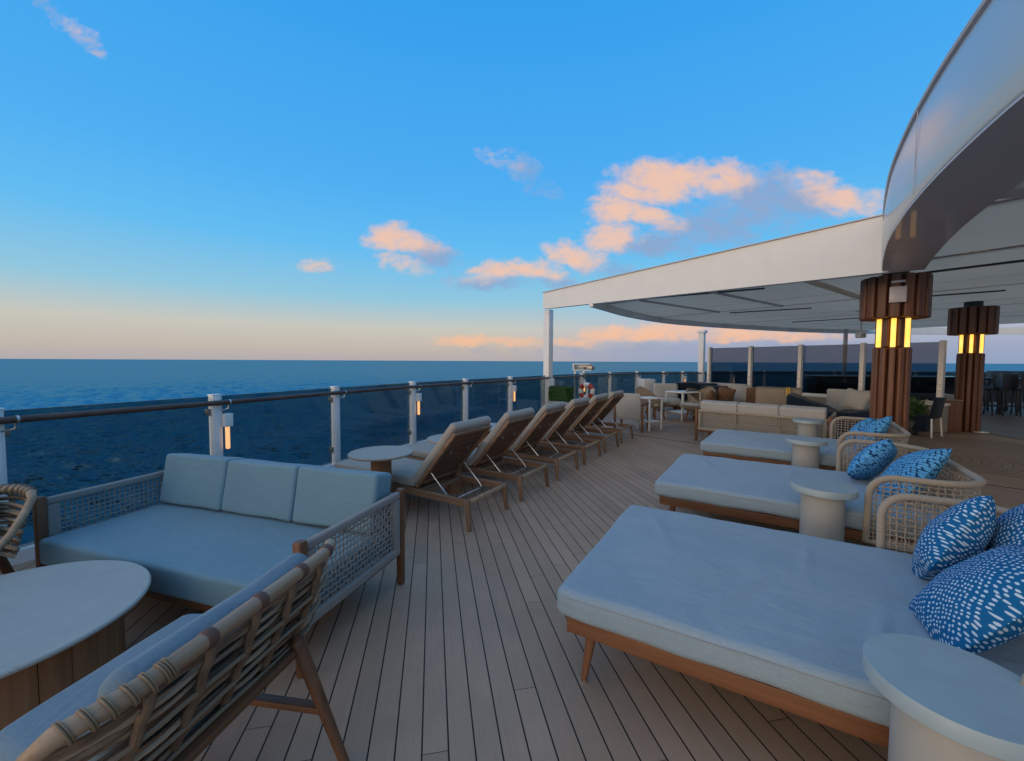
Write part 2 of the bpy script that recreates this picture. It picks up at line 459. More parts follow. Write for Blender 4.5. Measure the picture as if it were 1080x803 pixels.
# ------------------------------------------------------------------ camera
CAM_H = 1.55; PITCH = math.atan((401.5-380.9)/430.0); ROLL = R(.28)
cam = bpy.data.cameras.new('camera'); co = bpy.data.objects.new('camera', cam); COL.objects.link(co); scene.camera = co
cam.sensor_fit = 'HORIZONTAL'; cam.sensor_width = 36; cam.lens = 36*430.0/1080; cam.clip_start = .05; cam.clip_end = 200000
cp, sp = math.cos(PITCH), math.sin(PITCH); cr, sr = math.cos(ROLL), math.sin(ROLL)
fw = Vector((0, cp, -sp)); upv = Vector((0, sp, cp))
rt = Vector((1, 0, 0))*cr + upv*sr; up2 = Vector((1, 0, 0))*-sr + upv*cr
MW = Matrix((rt, up2, -fw)).transposed().to_4x4(); MW.translation = (0, 0, CAM_H); co.matrix_world = MW
def px(x, y):
    """viewing direction of a photo pixel, used to lay the clouds out on the sky"""
    a = (x-540)/430; q = -(y-401.5)/430
    return (rt*a + up2*q + fw)
def at(x, Y):
    """X on the deck seen in photo column x at forward distance Y"""
    return (x-540)/430*Y

# ------------------------------------------------------------------ world
w = bpy.data.worlds.new('World'); scene.world = w; w.use_nodes = True
T = NT(w.node_tree); bg = T.n['Background']
tc = T.node('ShaderNodeTexCoord'); D = tc.outputs['Generated']
SUN_AZ = R(-128); SUN_EL = R(4)      # azimuth from +Y towards +X: low sun behind and to the left
sky = T.node('ShaderNodeTexSky', sky_type='NISHITA'); sky.sun_disc = False; sky.sun_elevation = SUN_EL; sky.sun_rotation = SUN_AZ
sky.air_density = 1.0; sky.dust_density = 1.5; sky.ozone_density = 3.0
sxyz = T.node('ShaderNodeSeparateXYZ'); T.l.new(D, sxyz.inputs[0]); DX, DY, DZ = sxyz.outputs
el = T.math('MAXIMUM', DZ, 0.0)
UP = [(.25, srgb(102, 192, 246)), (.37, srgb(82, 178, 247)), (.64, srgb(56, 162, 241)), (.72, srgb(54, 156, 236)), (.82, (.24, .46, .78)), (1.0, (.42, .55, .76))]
front = T.ramp(el, [(0.0, srgb(182, 175, 178)), (.03, srgb(200, 188, 177)), (.075, srgb(204, 203, 193)), (.141, srgb(150, 203, 226))] + UP)
right = T.ramp(el, [(0.0, srgb(148, 166, 196)), (.03, srgb(162, 172, 198)), (.075, srgb(188, 193, 206)), (.141, srgb(148, 202, 228))] + UP)
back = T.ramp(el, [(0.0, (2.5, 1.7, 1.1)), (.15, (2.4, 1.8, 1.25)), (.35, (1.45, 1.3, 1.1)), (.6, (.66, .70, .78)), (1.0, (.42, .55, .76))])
kr = T.smooth(DX, -.05, .45)
fr_ = T.mix(kr, front, right)
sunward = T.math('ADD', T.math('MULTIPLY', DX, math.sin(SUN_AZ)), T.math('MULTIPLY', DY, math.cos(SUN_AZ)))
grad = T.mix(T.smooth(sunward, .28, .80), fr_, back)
nis = T.mix(1, sky.outputs[0], (.06, .06, .06, 1), 'MULTIPLY')
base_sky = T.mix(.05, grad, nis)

# clouds: density group over the tangent plane around +Y
grp = bpy.data.node_groups.new('cloud_density', 'ShaderNodeTree')
grp.interface.new_socket('a', in_out='INPUT', socket_type='NodeSocketFloat'); grp.interface.new_socket('b', in_out='INPUT', socket_type='NodeSocketFloat')
grp.interface.new_socket('d', in_out='OUTPUT', socket_type='NodeSocketFloat')
G = NT(grp); gi = G.node('NodeGroupInput'); go = G.node('NodeGroupOutput')
# photo pixel x, y, radii, tilt (deg, clockwise), weight, tone (0 lit peach, 1 shaded grey)
BL = [(410, 251, 25, 14, 8, 1, 0), (436, 259, 30, 12, 14, 1, 0), (424, 277, 28, 10, 12, .7, 0), (455, 268, 28, 12, 8, .95, 1),
      (334, 281, 17, 7, -4, .75, 0), (524, 288, 28, 10, 0, .95, 0), (562, 285, 32, 11, 4, 1, 0), (514, 297, 38, 8, 0, .8, 1), (578, 296, 28, 7, 6, .7, 1),
      (526, 166, 21, 10, 20, .58, 0), (552, 180, 36, 14, 38, .44, 1), (574, 196, 24, 10, 38, .40, 1),
      (714, 190, 60, 19, 2, 1, 0), (684, 204, 46, 12, 6, 1, 0), (768, 191, 30, 19, 0, 1, 0), (690, 174, 14, 8, 0, .5, 0), (893, 212, 46, 16, 6, 1, 0), (858, 195, 32, 13, 4, .85, 0),
      (816, 208, 60, 28, 4, 1, 1), (792, 228, 70, 15, 4, .8, 1),
      (654, 221, 32, 15, 0, 1, 0), (688, 232, 36, 12, 14, .95, 0), (646, 251, 28, 15, -4, .95, 0), (738, 245, 56, 16, 4, .85, 1), (700, 258, 46, 12, 0, .85, 1),
      (603, 269, 26, 12, 12, 1, 0), (622, 277, 22, 11, 8, .9, 0), (650, 287, 32, 11, 6, .85, 1),
      (84, 35, 32, 10, 40, .55, 0), (52, 10, 30, 10, 42, .48, 1), (97, 46, 12, 8, 30, .5, 1),
      (505, 360, 46, 5, 0, .8, 0), (545, 362, 40, 5, 0, .7, 0), (640, 354, 40, 8, -4, .95, 0), (680, 352, 44, 10, -6, 1, 0), (712, 347, 40, 12, -3, 1, 0), (770, 351, 50, 8, 0, .9, 0), (840, 354, 50, 7, 0, .85, 0), (610, 361, 30, 5, 0, .8, 0),
      (700, 371, 160, 8, 0, .75, 1), (860, 367, 120, 8, 0, .7, 1), (620, 369, 110, 5, 0, .6, 1)]
grp.interface.new_socket('shade', in_out='OUTPUT', socket_type='NodeSocketFloat')
cv = G.node('ShaderNodeCombineXYZ'); G.l.new(gi.outputs[0], cv.inputs[0]); G.l.new(gi.outputs[1], cv.inputs[1])
wp_ = G.node('ShaderNodeSeparateXYZ'); G.l.new(G.noise(G.mapping(cv.outputs[0], (13, 20, 1)), 1, 4, .6, 'Color'), wp_.inputs[0])
GA = G.math('ADD', gi.outputs[0], G.math('MULTIPLY', G.math('SUBTRACT', wp_.outputs[0], .5), .075))
GB = G.math('ADD', gi.outputs[1], G.math('MULTIPLY', G.math('SUBTRACT', wp_.outputs[1], .5), .048))
fields = {0: None, 1: None}
for (x, y, rx, ry, tl_, wt, tone) in BL:
    d = px(x, y); ca, cb = d.x/d.y, d.z/d.y
    ct, st = math.cos(R(tl_)), math.sin(R(tl_))
    A_ = G.math('SUBTRACT', GA, ca); B_ = G.math('SUBTRACT', GB, cb)
    lx = G.math('MULTIPLY', G.math('SUBTRACT', G.math('MULTIPLY', A_, ct), G.math('MULTIPLY', B_, st)), 430/rx/1.48)
    ly = G.math('MULTIPLY', G.math('ADD', G.math('MULTIPLY', A_, st), G.math('MULTIPLY', B_, ct)), 430/ry/1.48)
    q = G.math('ADD', G.math('MULTIPLY', lx, lx), G.math('MULTIPLY', ly, ly))
    g_ = G.math('MULTIPLY', G.math('MAXIMUM', G.math('SUBTRACT', 1.0, q), 0.0), wt)
    fields[tone] = g_ if fields[tone] is None else G.math('MAXIMUM', fields[tone], g_)
cur = G.math('MAXIMUM', fields[0], fields[1])
nz = G.noise(G.mapping(cv.outputs[0], (10, 17, 1)), 1, 8, .62, dist=.4)
nz2 = G.noise(G.mapping(cv.outputs[0], (34, 52, 1)), 1, 5, .65)
dens = G.math('ADD', cur, G.math('ADD', G.math('MULTIPLY', G.math('SUBTRACT', nz, .5), 1.9), G.math('MULTIPLY', G.math('SUBTRACT', nz2, .5), .8)))
dens = G.math('MULTIPLY', dens, G.smooth(cur, .0, .25))
G.l.new(dens, go.inputs[0])
sh_ = G.math('ADD', G.math('SUBTRACT', fields[1], fields[0]), G.math('ADD', G.math('MULTIPLY', G.math('SUBTRACT', nz, .5), .9), G.math('MULTIPLY', G.math('SUBTRACT', nz2, .5), .7)))
G.l.new(sh_, go.inputs[1])
fy = T.math('MAXIMUM', DY, .05)
a_ = T.math('DIVIDE', DX, fy); b_ = T.math('DIVIDE', DZ, fy)
def cg(a, b):
    nd = T.node('ShaderNodeGroup'); nd.node_tree = grp; T.sock(nd.inputs[0], a); T.sock(nd.inputs[1], b); return nd.outputs
g0 = cg(a_, b_); d0 = g0[0]
d1 = cg(T.math('SUBTRACT', a_, .022), T.math('ADD', b_, .022))[0]     # a step towards the light
alpha = T.math('MULTIPLY', T.smooth(d0, .10, 1.1), T.smooth(DY, .1, .3))
relief = T.math('MULTIPLY', T.math('SUBTRACT', d1, d0), .55)
shade = T.smooth(T.math('ADD', g0[1], relief), -.55, .55)
lowk = T.smooth(b_, .03, .12)
litc = T.mix(lowk, srgb(246, 190, 152), srgb(240, 197, 174))
shc = T.mix(lowk, srgb(158, 166, 190), srgb(142, 168, 206))
cl = T.mix(shade, litc, shc)
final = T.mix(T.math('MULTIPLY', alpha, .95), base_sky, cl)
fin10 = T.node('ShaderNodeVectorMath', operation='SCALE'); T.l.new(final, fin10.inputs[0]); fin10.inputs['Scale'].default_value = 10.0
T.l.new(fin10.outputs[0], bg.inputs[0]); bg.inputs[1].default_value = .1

sl = bpy.data.lights.new('sun', 'SUN'); so = bpy.data.objects.new('sun', sl); COL.objects.link(so)
sl.energy = .35; sl.angle = R(14); sl.color = (1, .72, .5)
sd = Vector((math.sin(SUN_AZ)*math.cos(SUN_EL), math.cos(SUN_AZ)*math.cos(SUN_EL), math.sin(SUN_EL)))
so.rotation_euler = sd.to_track_quat('Z', 'Y').to_euler()
scene.view_settings.view_transform = 'Standard'; scene.view_settings.look = 'None'
scene.view_settings.gamma = 1; scene.view_settings.exposure = 0.0; scene.view_settings.use_curve_mapping = False

# ------------------------------------------------------------------ rail line (catmull-rom through surveyed points)
def catmull(pts, step):
    P = [Vector((p[0], p[1])) for p in pts]; P = [P[0]*2-P[1]] + P + [P[-1]*2-P[-2]]
    out = []
    for i in range(1, len(P)-2):
        n = max(2, int((P[i+1]-P[i]).length/step))
        for k in range(n):
            t = k/n
            out.append(.5*((2*P[i]) + (-P[i-1]+P[i+1])*t + (2*P[i-1]-5*P[i]+4*P[i+1]-P[i+2])*t*t + (-P[i-1]+3*P[i]-3*P[i+1]+P[i+2])*t**3))
    out.append(P[-2]); return out
POSTS = [(-5.0, -1.2), (-4.66, .2), (-4.22, 1.6), (-3.78, 2.95), (-3.12, 4.27), (-2.47, 5.68), (-1.73, 7.08), (-.95, 8.3), (-.04, 9.55), (.98, 11.1), (2.18, 12.8), (3.42, 14.25), (4.72, 15.4), (5.9, 15.85), (6.78, 16.2), (7.68, 16.55), (9.2, 17.1), (10.9, 17.6), (12.6, 17.95), (14.4, 18.2), (16.2, 18.3), (18.1, 18.3), (20, 18.2), (22, 18.0), (24, 17.7)]
curve = catmull(POSTS, .25)
def offset(pts, d):
    out = []
    for i, p in enumerate(pts):
        t = (pts[min(i+1, len(pts)-1)]-pts[max(i-1, 0)]).normalized()
        out.append(p + Vector((-t.y, t.x))*d)      # left of travel = outboard
    return out

# ------------------------------------------------------------------ setting
SEA_Z = -36.0
import numpy as np
def build_sea():
    rng = np.random.default_rng(4)
    th = np.concatenate([np.linspace(-66, 66, 760), np.linspace(66, 294, 60)[1:-1]])*math.pi/180
    rr_ = np.concatenate([[2.0, 12, 25], 34*1.0085**np.arange(0, 560), np.geomspace(34*1.0085**560, 90000, 26)[1:]])
    A, B = np.meshgrid(th, rr_); X = B*np.sin(A); Y = B*np.cos(A); Z = np.zeros_like(X)
    space = np.maximum(B*(132*math.pi/180/760), B*.0085)
    front = np.clip((66*math.pi/180-np.abs(np.where(A > math.pi, A-2*math.pi, A)))/.12, 0, 1)*np.clip((4200-B)/2500, 0, 1)*np.clip((B-30)/25, 0, 1)
    for k in range(70):
        lam = 2.0*(9.0**rng.random()); ang = rng.normal(2.0, .65); amp = .0150*lam**.95*rng.uniform(.5, 1.1)
        kx, ky = 2*math.pi/lam*math.cos(ang), 2*math.pi/lam*math.sin(ang)
        w_ = np.clip(lam/(2.6*space)-.35, 0, 1)
        ph = kx*X+ky*Y+rng.uniform(0, 6.28)
        Z += amp*w_*(np.sin(ph)+.25*np.sin(2*ph+1.57))
    Z = Z*front + SEA_Z
    m_, n = A.shape
    me = bpy.data.meshes.new('sea'); co_ = np.stack([X, Y, Z], -1).reshape(-1, 3)
    i0 = np.arange(m_-1)[:, None]*n; j0 = np.arange(n)[None, :]; j1 = (j0+1) % n
    q = np.stack([i0+j0, i0+n+j0, i0+n+j1, i0+j1], -1).reshape(-1, 4)
    me.vertices.add(len(co_)); me.vertices.foreach_set('co', co_.ravel().astype(np.float32))
    me.loops.add(q.size); me.loops.foreach_set('vertex_index', q.ravel().astype(np.int32))
    me.polygons.add(len(q)); me.polygons.foreach_set('loop_start', np.arange(0, q.size, 4, dtype=np.int32))
    me.polygons.foreach_set('use_smooth', np.ones(len(q), dtype=bool))
    me.update(calc_edges=True); me.validate()
    me.materials.append(M['sea']); o = bpy.data.objects.new('sea', me); COL.objects.link(o); return struct(o)
sea_o = build_sea()
edge = offset(curve, .16)
outline = [(p.x, p.y) for p in edge] + [(26, -14), (-5.6, -14)]
mb = MB(); mb.prism(outline, -.25, 0.0); struct(mb.build('deck', M['deck']))
mb = MB(); mb.prism([(p.x, p.y) for p in offset(curve, .10)] + [(25.8, -13.8), (-5.4, -13.8)], SEA_Z+.3, -.26); struct(mb.build('ship_hull', M['hull']))
# inner deck beyond the boundary line
bl0 = Vector((1.4, 9.72)); bdir = Vector((.715, -.699)).normalized(); bn = Vector((.699, .715))
def bpt(t, o): q = bl0 + bdir*t + bn*o; return (q.x, q.y)
mb = MB(); mb.prism([bpt(0.3, 0), bpt(11, 0), bpt(11, .75), bpt(0.3, .75)], .001, .005); struct(mb.build('deck_margin', M['deck_strip']))
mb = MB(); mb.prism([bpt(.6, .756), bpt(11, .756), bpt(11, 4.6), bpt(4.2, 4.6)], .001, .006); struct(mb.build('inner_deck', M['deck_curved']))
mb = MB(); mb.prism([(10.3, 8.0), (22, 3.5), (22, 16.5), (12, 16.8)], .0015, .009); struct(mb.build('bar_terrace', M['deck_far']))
mb = MB(); mb.prism([bpt(.3, -.012), bpt(11, -.012), bpt(11, -.002), bpt(.3, -.002)], .001, .006); struct(mb.build('deck_joint', M['black']))
# kerb under the glass
mb = MB(); mb.wall(offset(curve, .03), .14, 0.001, .10); struct(mb.build('kerb', M['white']))

# ------------------------------------------------------------------ railing
rail = thing('glass_railing', 'curved glass deck railing with white posts and a dark round handrail', 'railing')
mb = MB(); mb.tube([(p.x, p.y, 1.10) for p in offset(curve, -.085)], .027, 10); mb.build('handrail', M['handrail'], rail)
BIG = {9, 15}
seam = [Vector(p) for p in POSTS]
for i, p in enumerate(POSTS):
    t = (seam[min(i+1, len(seam)-1)]-seam[max(i-1, 0)]).normalized()
    ang = math.atan2(t.y, t.x)
    T4 = Matrix.Translation((p[0], p[1], 0)) @ Matrix.Rotation(ang, 4, 'Z')   # local x along rail, y outboard
    if i not in BIG:
        mb = MB(); mb.rbox((0, 0, .64), (.088, .088, 1.08), .008, 2, M=T4)
        mb.rbox((0, 0, 1.181), (.10, .10, .012), .003, 1, M=T4)
        mb.rbox((0, -.046, .64), (.05, .008, 1.07), .002, 1, M=T4)
        po = mb.build('post', M['white'], rail)
        mb = MB(); mb.tube([T4 @ Vector(q) for q in ((.0, -.04, 1.02), (.055, -.055, 1.02), (.085, -.08, 1.035), (.085, -.085, 1.08))], .007, 6)
        mb.tube([T4 @ Vector(q) for q in ((.085, -.085, 1.10), (.10, -.085, 1.10))], .031, 10)
        mb.build('rail_bracket', M['steel'], po)
        for z in (.30, 1.0):
            for sx in (-1, 1):
                mb = MB(); mb.rbox((sx*.062, .02, z), (.036, .05, .07), .004, 1, M=T4); mb.build('glass_clamp', M['hardware'], po)
        if i % 2 == 0:
            mb = MB(); mb.rbox((.075, -.07, .91), (.085, .07, .14), .006, 2, M=T4); mb.rbox((.06, -.02, .94), (.05, .06, .04), .004, 1, M=T4)
            mb.build('lamp_housing', M['white'], po)
            mb = MB(); mb.tube([T4 @ Vector((.075, -.07, z)) for z in (.60, .61, .83, .84)], .022, 10, rs=[.012, .022, .022, .02]); mb.build('lamp_tube', M['raillamp'], po)
    if i < len(POSTS)-1:
        q = POSTS[i+1]; a = Vector(p); b2 = Vector(q); dd = (b2-a).normalized()
        e0 = .055 if i not in BIG else .12; e1 = .055 if (i+1) not in BIG else .12
        a2 = a + dd*e0; b3 = b2 - dd*e1; nn = Vector((-dd.y, dd.x))*.02
        mb = MB(); mb.wall([a2+nn, b3+nn], .012, .105, 1.165); mb.build('glass_panel', M['glass'], rail)

# ------------------------------------------------------------------ flat canopy
pg = thing('flat_canopy', 'large flat white canopy roof on slim white posts beyond the loungers', 'canopy', (0, 0, 0))
FA = Vector((.80, 10.75)); FB = Vector((4.83, 5.30)); fd = (FB-FA).normalized(); fn = Vector((-fd.y, fd.x))  # fn points under the roof
if fn.dot(Vector((1, 1))) < 0: fn = -fn
mb = MB(); n_ = 12
pts = [FA + (FB-FA)*i/n_ for i in range(n_+1)]
mb.wall([p + fn*.06 for p in pts], .12, lambda i: 2.915 + (2.715-2.915)*i/n_, lambda i: 3.33 + (3.45-3.33)*i/n_)
mb.build('fascia', M['white'], pg)
mb = MB(); mb.wall([p + fn*.05 for p in pts], .16, lambda i: 3.332+(3.452-3.332)*i/n_, lambda i: 3.345+(3.465-3.345)*i/n_); mb.build('coping', M['soffit'], pg)
for i in (9, 15):
    p = POSTS[i]; t = (seam[i+1]-seam[i-1]).normalized(); ang = math.atan2(fd.y, fd.x)
    T4 = Matrix.Translation((p[0], p[1], 0)) @ Matrix.Rotation(ang, 4, 'Z')
    mb = MB(); top = 2.93 if i == 9 else 2.72
    mb.rbox((0, 0, top/2), (.22, .16, top), .012, 2, M=T4)
    mb.rbox((0, 0, .55), (.30, .22, 1.06), .012, 2, M=T4) if i == 9 else None
    if i == 15: mb.rbox((0, 0, top+.05), (.32, .24, .1), .01, 2, M=T4)
    mb.build('support_post', M['white'], pg)
mb = MB(); mb.tube([(12.95, 15.9, 0.01), (12.95, 15.9, 2.85)], .07, 12); mb.build('support_post', M['soffit'], pg)
far = catmull([(1.8, 9.40), (3.66, 12.0), (6.33, 14.3), (11.7, 16.85), (15.4, 17.7), (20, 18.0), (24, 17.0)], .5)
mb = MB(); mb.wall(far, .10, 2.80, 3.1); mb.build('rear_edge_beam', M['white'], pg)

# curved roof over the camera's right
CURV = [(4.93, 5.50), (4.35, 4.85), (3.70, 4.08), (3.22, 3.44), (2.86, 2.91), (2.55, 2.40), (2.25, 1.83), (1.98, 1.15), (1.82, .4), (1.78, -.5), (1.92, -1.7), (2.3, -3.2)]
oc = catmull(CURV, .12)
cr_ = thing('curved_roof', 'glossy white curved roof edge with a dark grey soffit overhead on the right', 'roof')
mb = MB()
prof = [(0.0, 2.75), (.010, 2.765), (.018, 3.0), (.012, 3.25), (0, 3.375), (-.03, 3.385)]   # outward offset, height: a gently bowed panel
rows = [[(p.x, p.y, z) for p in offset(oc, -o_)] for (o_, z) in [(-a, z) for a, z in prof]]
inner = [[(p.x, p.y, z) for p in offset(oc, .0)] for z in ()]
V = []; F = []
m_ = len(oc)
# which side is outboard: towards (-1, +1)
sgn = 1 if (offset(oc, 1)[5]-oc[5]).dot(Vector((-1, .6))) > 0 else -1
rows = []
for (o_, z) in prof: rows.append([(p.x, p.y, z) for p in offset(oc, sgn*o_)])
rows.append([(p.x, p.y, 3.36) for p in offset(oc, -sgn*.07)]); rows.append([(p.x, p.y, 2.78) for p in offset(oc, -sgn*.07)])
k_ = len(rows)
for r_ in rows: V += r_
for i in range(k_):
    j = (i+1) % k_
    for q in range(m_-1): F.append((i*m_+q, i*m_+q+1, j*m_+q+1, j*m_+q))
mb.add(V, F, True); mb.build('fascia', M['gloss'], cr_)
mb = MB(); mb.tube([(p.x, p.y, 3.405) for p in offset(oc, sgn*.0)], .022, 8); mb.build('edge_trim', M['soffit'], cr_)
mb = MB()
ib = [Vector((oc[i].x, oc[i].y)) for i in range(m_)]
wfun = [.40 + .14*min(1, i/(m_*.5)) for i in range(m_)]
nrm = [(offset(oc, -sgn*1.0)[i]-oc[i]) for i in range(m_)]
V = []; F = []
for i in range(m_):
    a = oc[i]+nrm[i]*(-.002); b2 = oc[i]+nrm[i]*wfun[i]
    V += [(a.x, a.y, 2.735), (b2.x, b2.y, 2.735), (b2.x, b2.y, 2.93), (a.x, a.y, 2.748)]
for i in range(m_-1):
    for k in range(4): F.append((i*4+k, i*4+(k+1) % 4, (i+1)*4+(k+1) % 4, (i+1)*4+k))
F.append((0, 1, 2, 3)); mb.add(V, F); mb.build('soffit', M['soffit'], cr_)
mb = MB(); mb.bar((3.25, 2.98, 2.835), (9.5, 1.6, 2.835), .20, .19, up=(0, 0, 1)); mb.build('cross_beam', M['soffit'], cr_)

# ceiling panels between both roofs (strips parallel to the white fascia)
inn = [(oc[i]+nrm[i]*(wfun[i]-.05)) for i in range(m_)]
poly = [(p.x, p.y) for p in far] + [(24, -3.2)] + [(p.x, p.y) for p in reversed(inn[1:])] + [(FB.x+fn.x*.12, FB.y+fn.y*.12), (1.9, 9.33)]
def strip(o0, o1, z0, z1, name, mat):
    bm = bmesh.new(); vs = [bm.verts.new((p[0], p[1], z0)) for p in poly]; bm.faces.new(vs)
    bmesh.ops.triangulate(bm, faces=bm.faces[:])
    n3 = Vector((fn.x, fn.y, 0)); o = Vector((FA.x, FA.y, 0))
    for off, sg in ((o0, -1), (o1, 1)):
        bmesh.ops.bisect_plane(bm, geom=bm.verts[:]+bm.edges[:]+bm.faces[:], plane_co=o+n3*off, plane_no=n3*sg, clear_outer=True)
    bmesh.ops.dissolve_limit(bm, angle_limit=.01, verts=bm.verts[:], edges=bm.edges[:])
    if not bm.faces: bm.free(); return
    ex = bmesh.ops.extrude_face_region(bm, geom=bm.faces[:])
    for v in [e for e in ex['geom'] if isinstance(e, bmesh.types.BMVert)]: v.co.z = z1
    mb = MB(); bm.verts.index_update()
    mb.add([v.co[:] for v in bm.verts], [[v.index for v in f.verts] for f in bm.faces]); bm.free()
    mb.build(name, mat, pg)
slots = [-5.4, -1.45, .85, 4.45, 8.2, 12.0, 15.8]
for i in range(len(slots)-1):
    a, b2 = slots[i], slots[i+1]; nseg = 3 if b2-a > 3 else 2
    for k in range(nseg):
        o0 = a+(b2-a)*k/nseg + (.07 if k == 0 else .006); o1 = a+(b2-a)*(k+1)/nseg - (.07 if k == nseg-1 else .006)
        strip(o0, o1, 2.95+.012*(k % 2), 2.985, 'ceiling_panel', M['ceiling'])
for s in slots[1:-1]: strip(s-.066, s+.066, 2.962, 2.99, 'gutter_beam', M['soffit'])
for a, b2 in (((3.0, 9.0), (4.75, 7.75)), ((6.15, 11.6), (7.65, 10.5)), ((9.7, 14.2), (10.9, 12.7)), ((8.6, 8.6), (9.4, 7.85)), ((5.95, 6.9), (7.4, 4.9))):
    mb = MB(); mb.bar((a[0], a[1], 2.938), (b2[0], b2[1], 2.938), .11, .018, .003); mb.build('air_slot', M['black'], pg)

for k in range(7):
    t_ = .9+1.55*k; w_ = .13 if k == 3 else .045
    a = FA + fd*(t_*1.0) + fn*.75; b2 = a + fn*3.55
    if k == 0: continue
    if a.y < 5.6: break
    mb = MB(); mb.bar((a.x, a.y, 2.925), (b2.x, b2.y, 2.925), w_, .045, .003); mb.build('cross_rib', M['ceiling'] if k == 3 else M['soffit'], pg)
for q in (int(m_*.33), int(m_*.52), int(m_*.70)):
    c_ = offset(oc, sgn*.0205)[q]
    mb = MB(); mb.bar((c_.x, c_.y, 2.77), (c_.x, c_.y, 3.36), .004, .004, .001); mb.build('panel_joint', M['soffit'], cr_)

# ------------------------------------------------------------------ columns with lamps
def column(loc, label, first=None):
    t = thing('lamp_column', label, 'column', (*loc, 0), R(229), 'timber clad columns with amber lamps')
    mb = MB()
    def ring(n, rad, w_, d_, z0, z1, ph=0.0, every=None):
        rad *= .76; w_ *= .76; d_ *= .76
        for k in range(n):
            if every is not None and not every(k): continue
            a = 2*math.pi*(k+ph)/n
            Mx = Matrix.Rotation(a, 4, 'Z') @ Matrix.Translation((rad, 0, (z0+z1)/2))
            mb.rbox((0, 0, 0), (d_, w_, z1-z0), .022, 3, M=Mx)
    mb.lathe([(.13, .004), (.13, 2.83)], 20)
    ring(12, .228, .098, .115, .006, 1.77)
    mb.build('shaft', M['column'], t)
    mb = MB(); mb.lathe([(.135, 1.775), (.135, 2.2)], 16); ring(12, .205, .10, .10, 1.775, 2.20, 0, lambda k: k % 2 == 1); mb.build('lamp_mullion', M['column'], t)
    for k in range(0, 12, 2):
        mb = MB(); a = 2*math.pi*k/12
        mb.tube([(.178*math.cos(a), .178*math.sin(a), z) for z in (1.78, 2.19)], .029, 14); mb.build('lamp_tube', M['amber'], t)
    mb = MB(); ring(16, .44, .145, .14, 2.19, 2.80); mb.lathe([(.30, 2.21), (.30, 2.78)], 24); mb.build('capital', M['column'], t)
    mb = MB(); mb.lathe([(.15, 2.80), (.15, 2.93)], 24); mb.build('neck', M['black'], t)
    mb = MB(); mb.rbox((.415, .02, 2.50), (.06, .18, .22), .01, 2); mb.rbox((.405, .02, 2.68), (.05, .15, .03), .005, 1); mb.build('speaker', M['soffit'], t)
    return t
c1 = column((5.62, 6.05), 'nearer brown timber column with glowing amber lamp tubes')
c2 = dup(c1, (10.38, 9.25, 0), R(222), 'farther brown timber column with glowing amber lamp tubes beside the dark bar furniture')
for ch in list(c2.children):
    if ch.name.startswith('speaker'): bpy.data.objects.remove(ch)

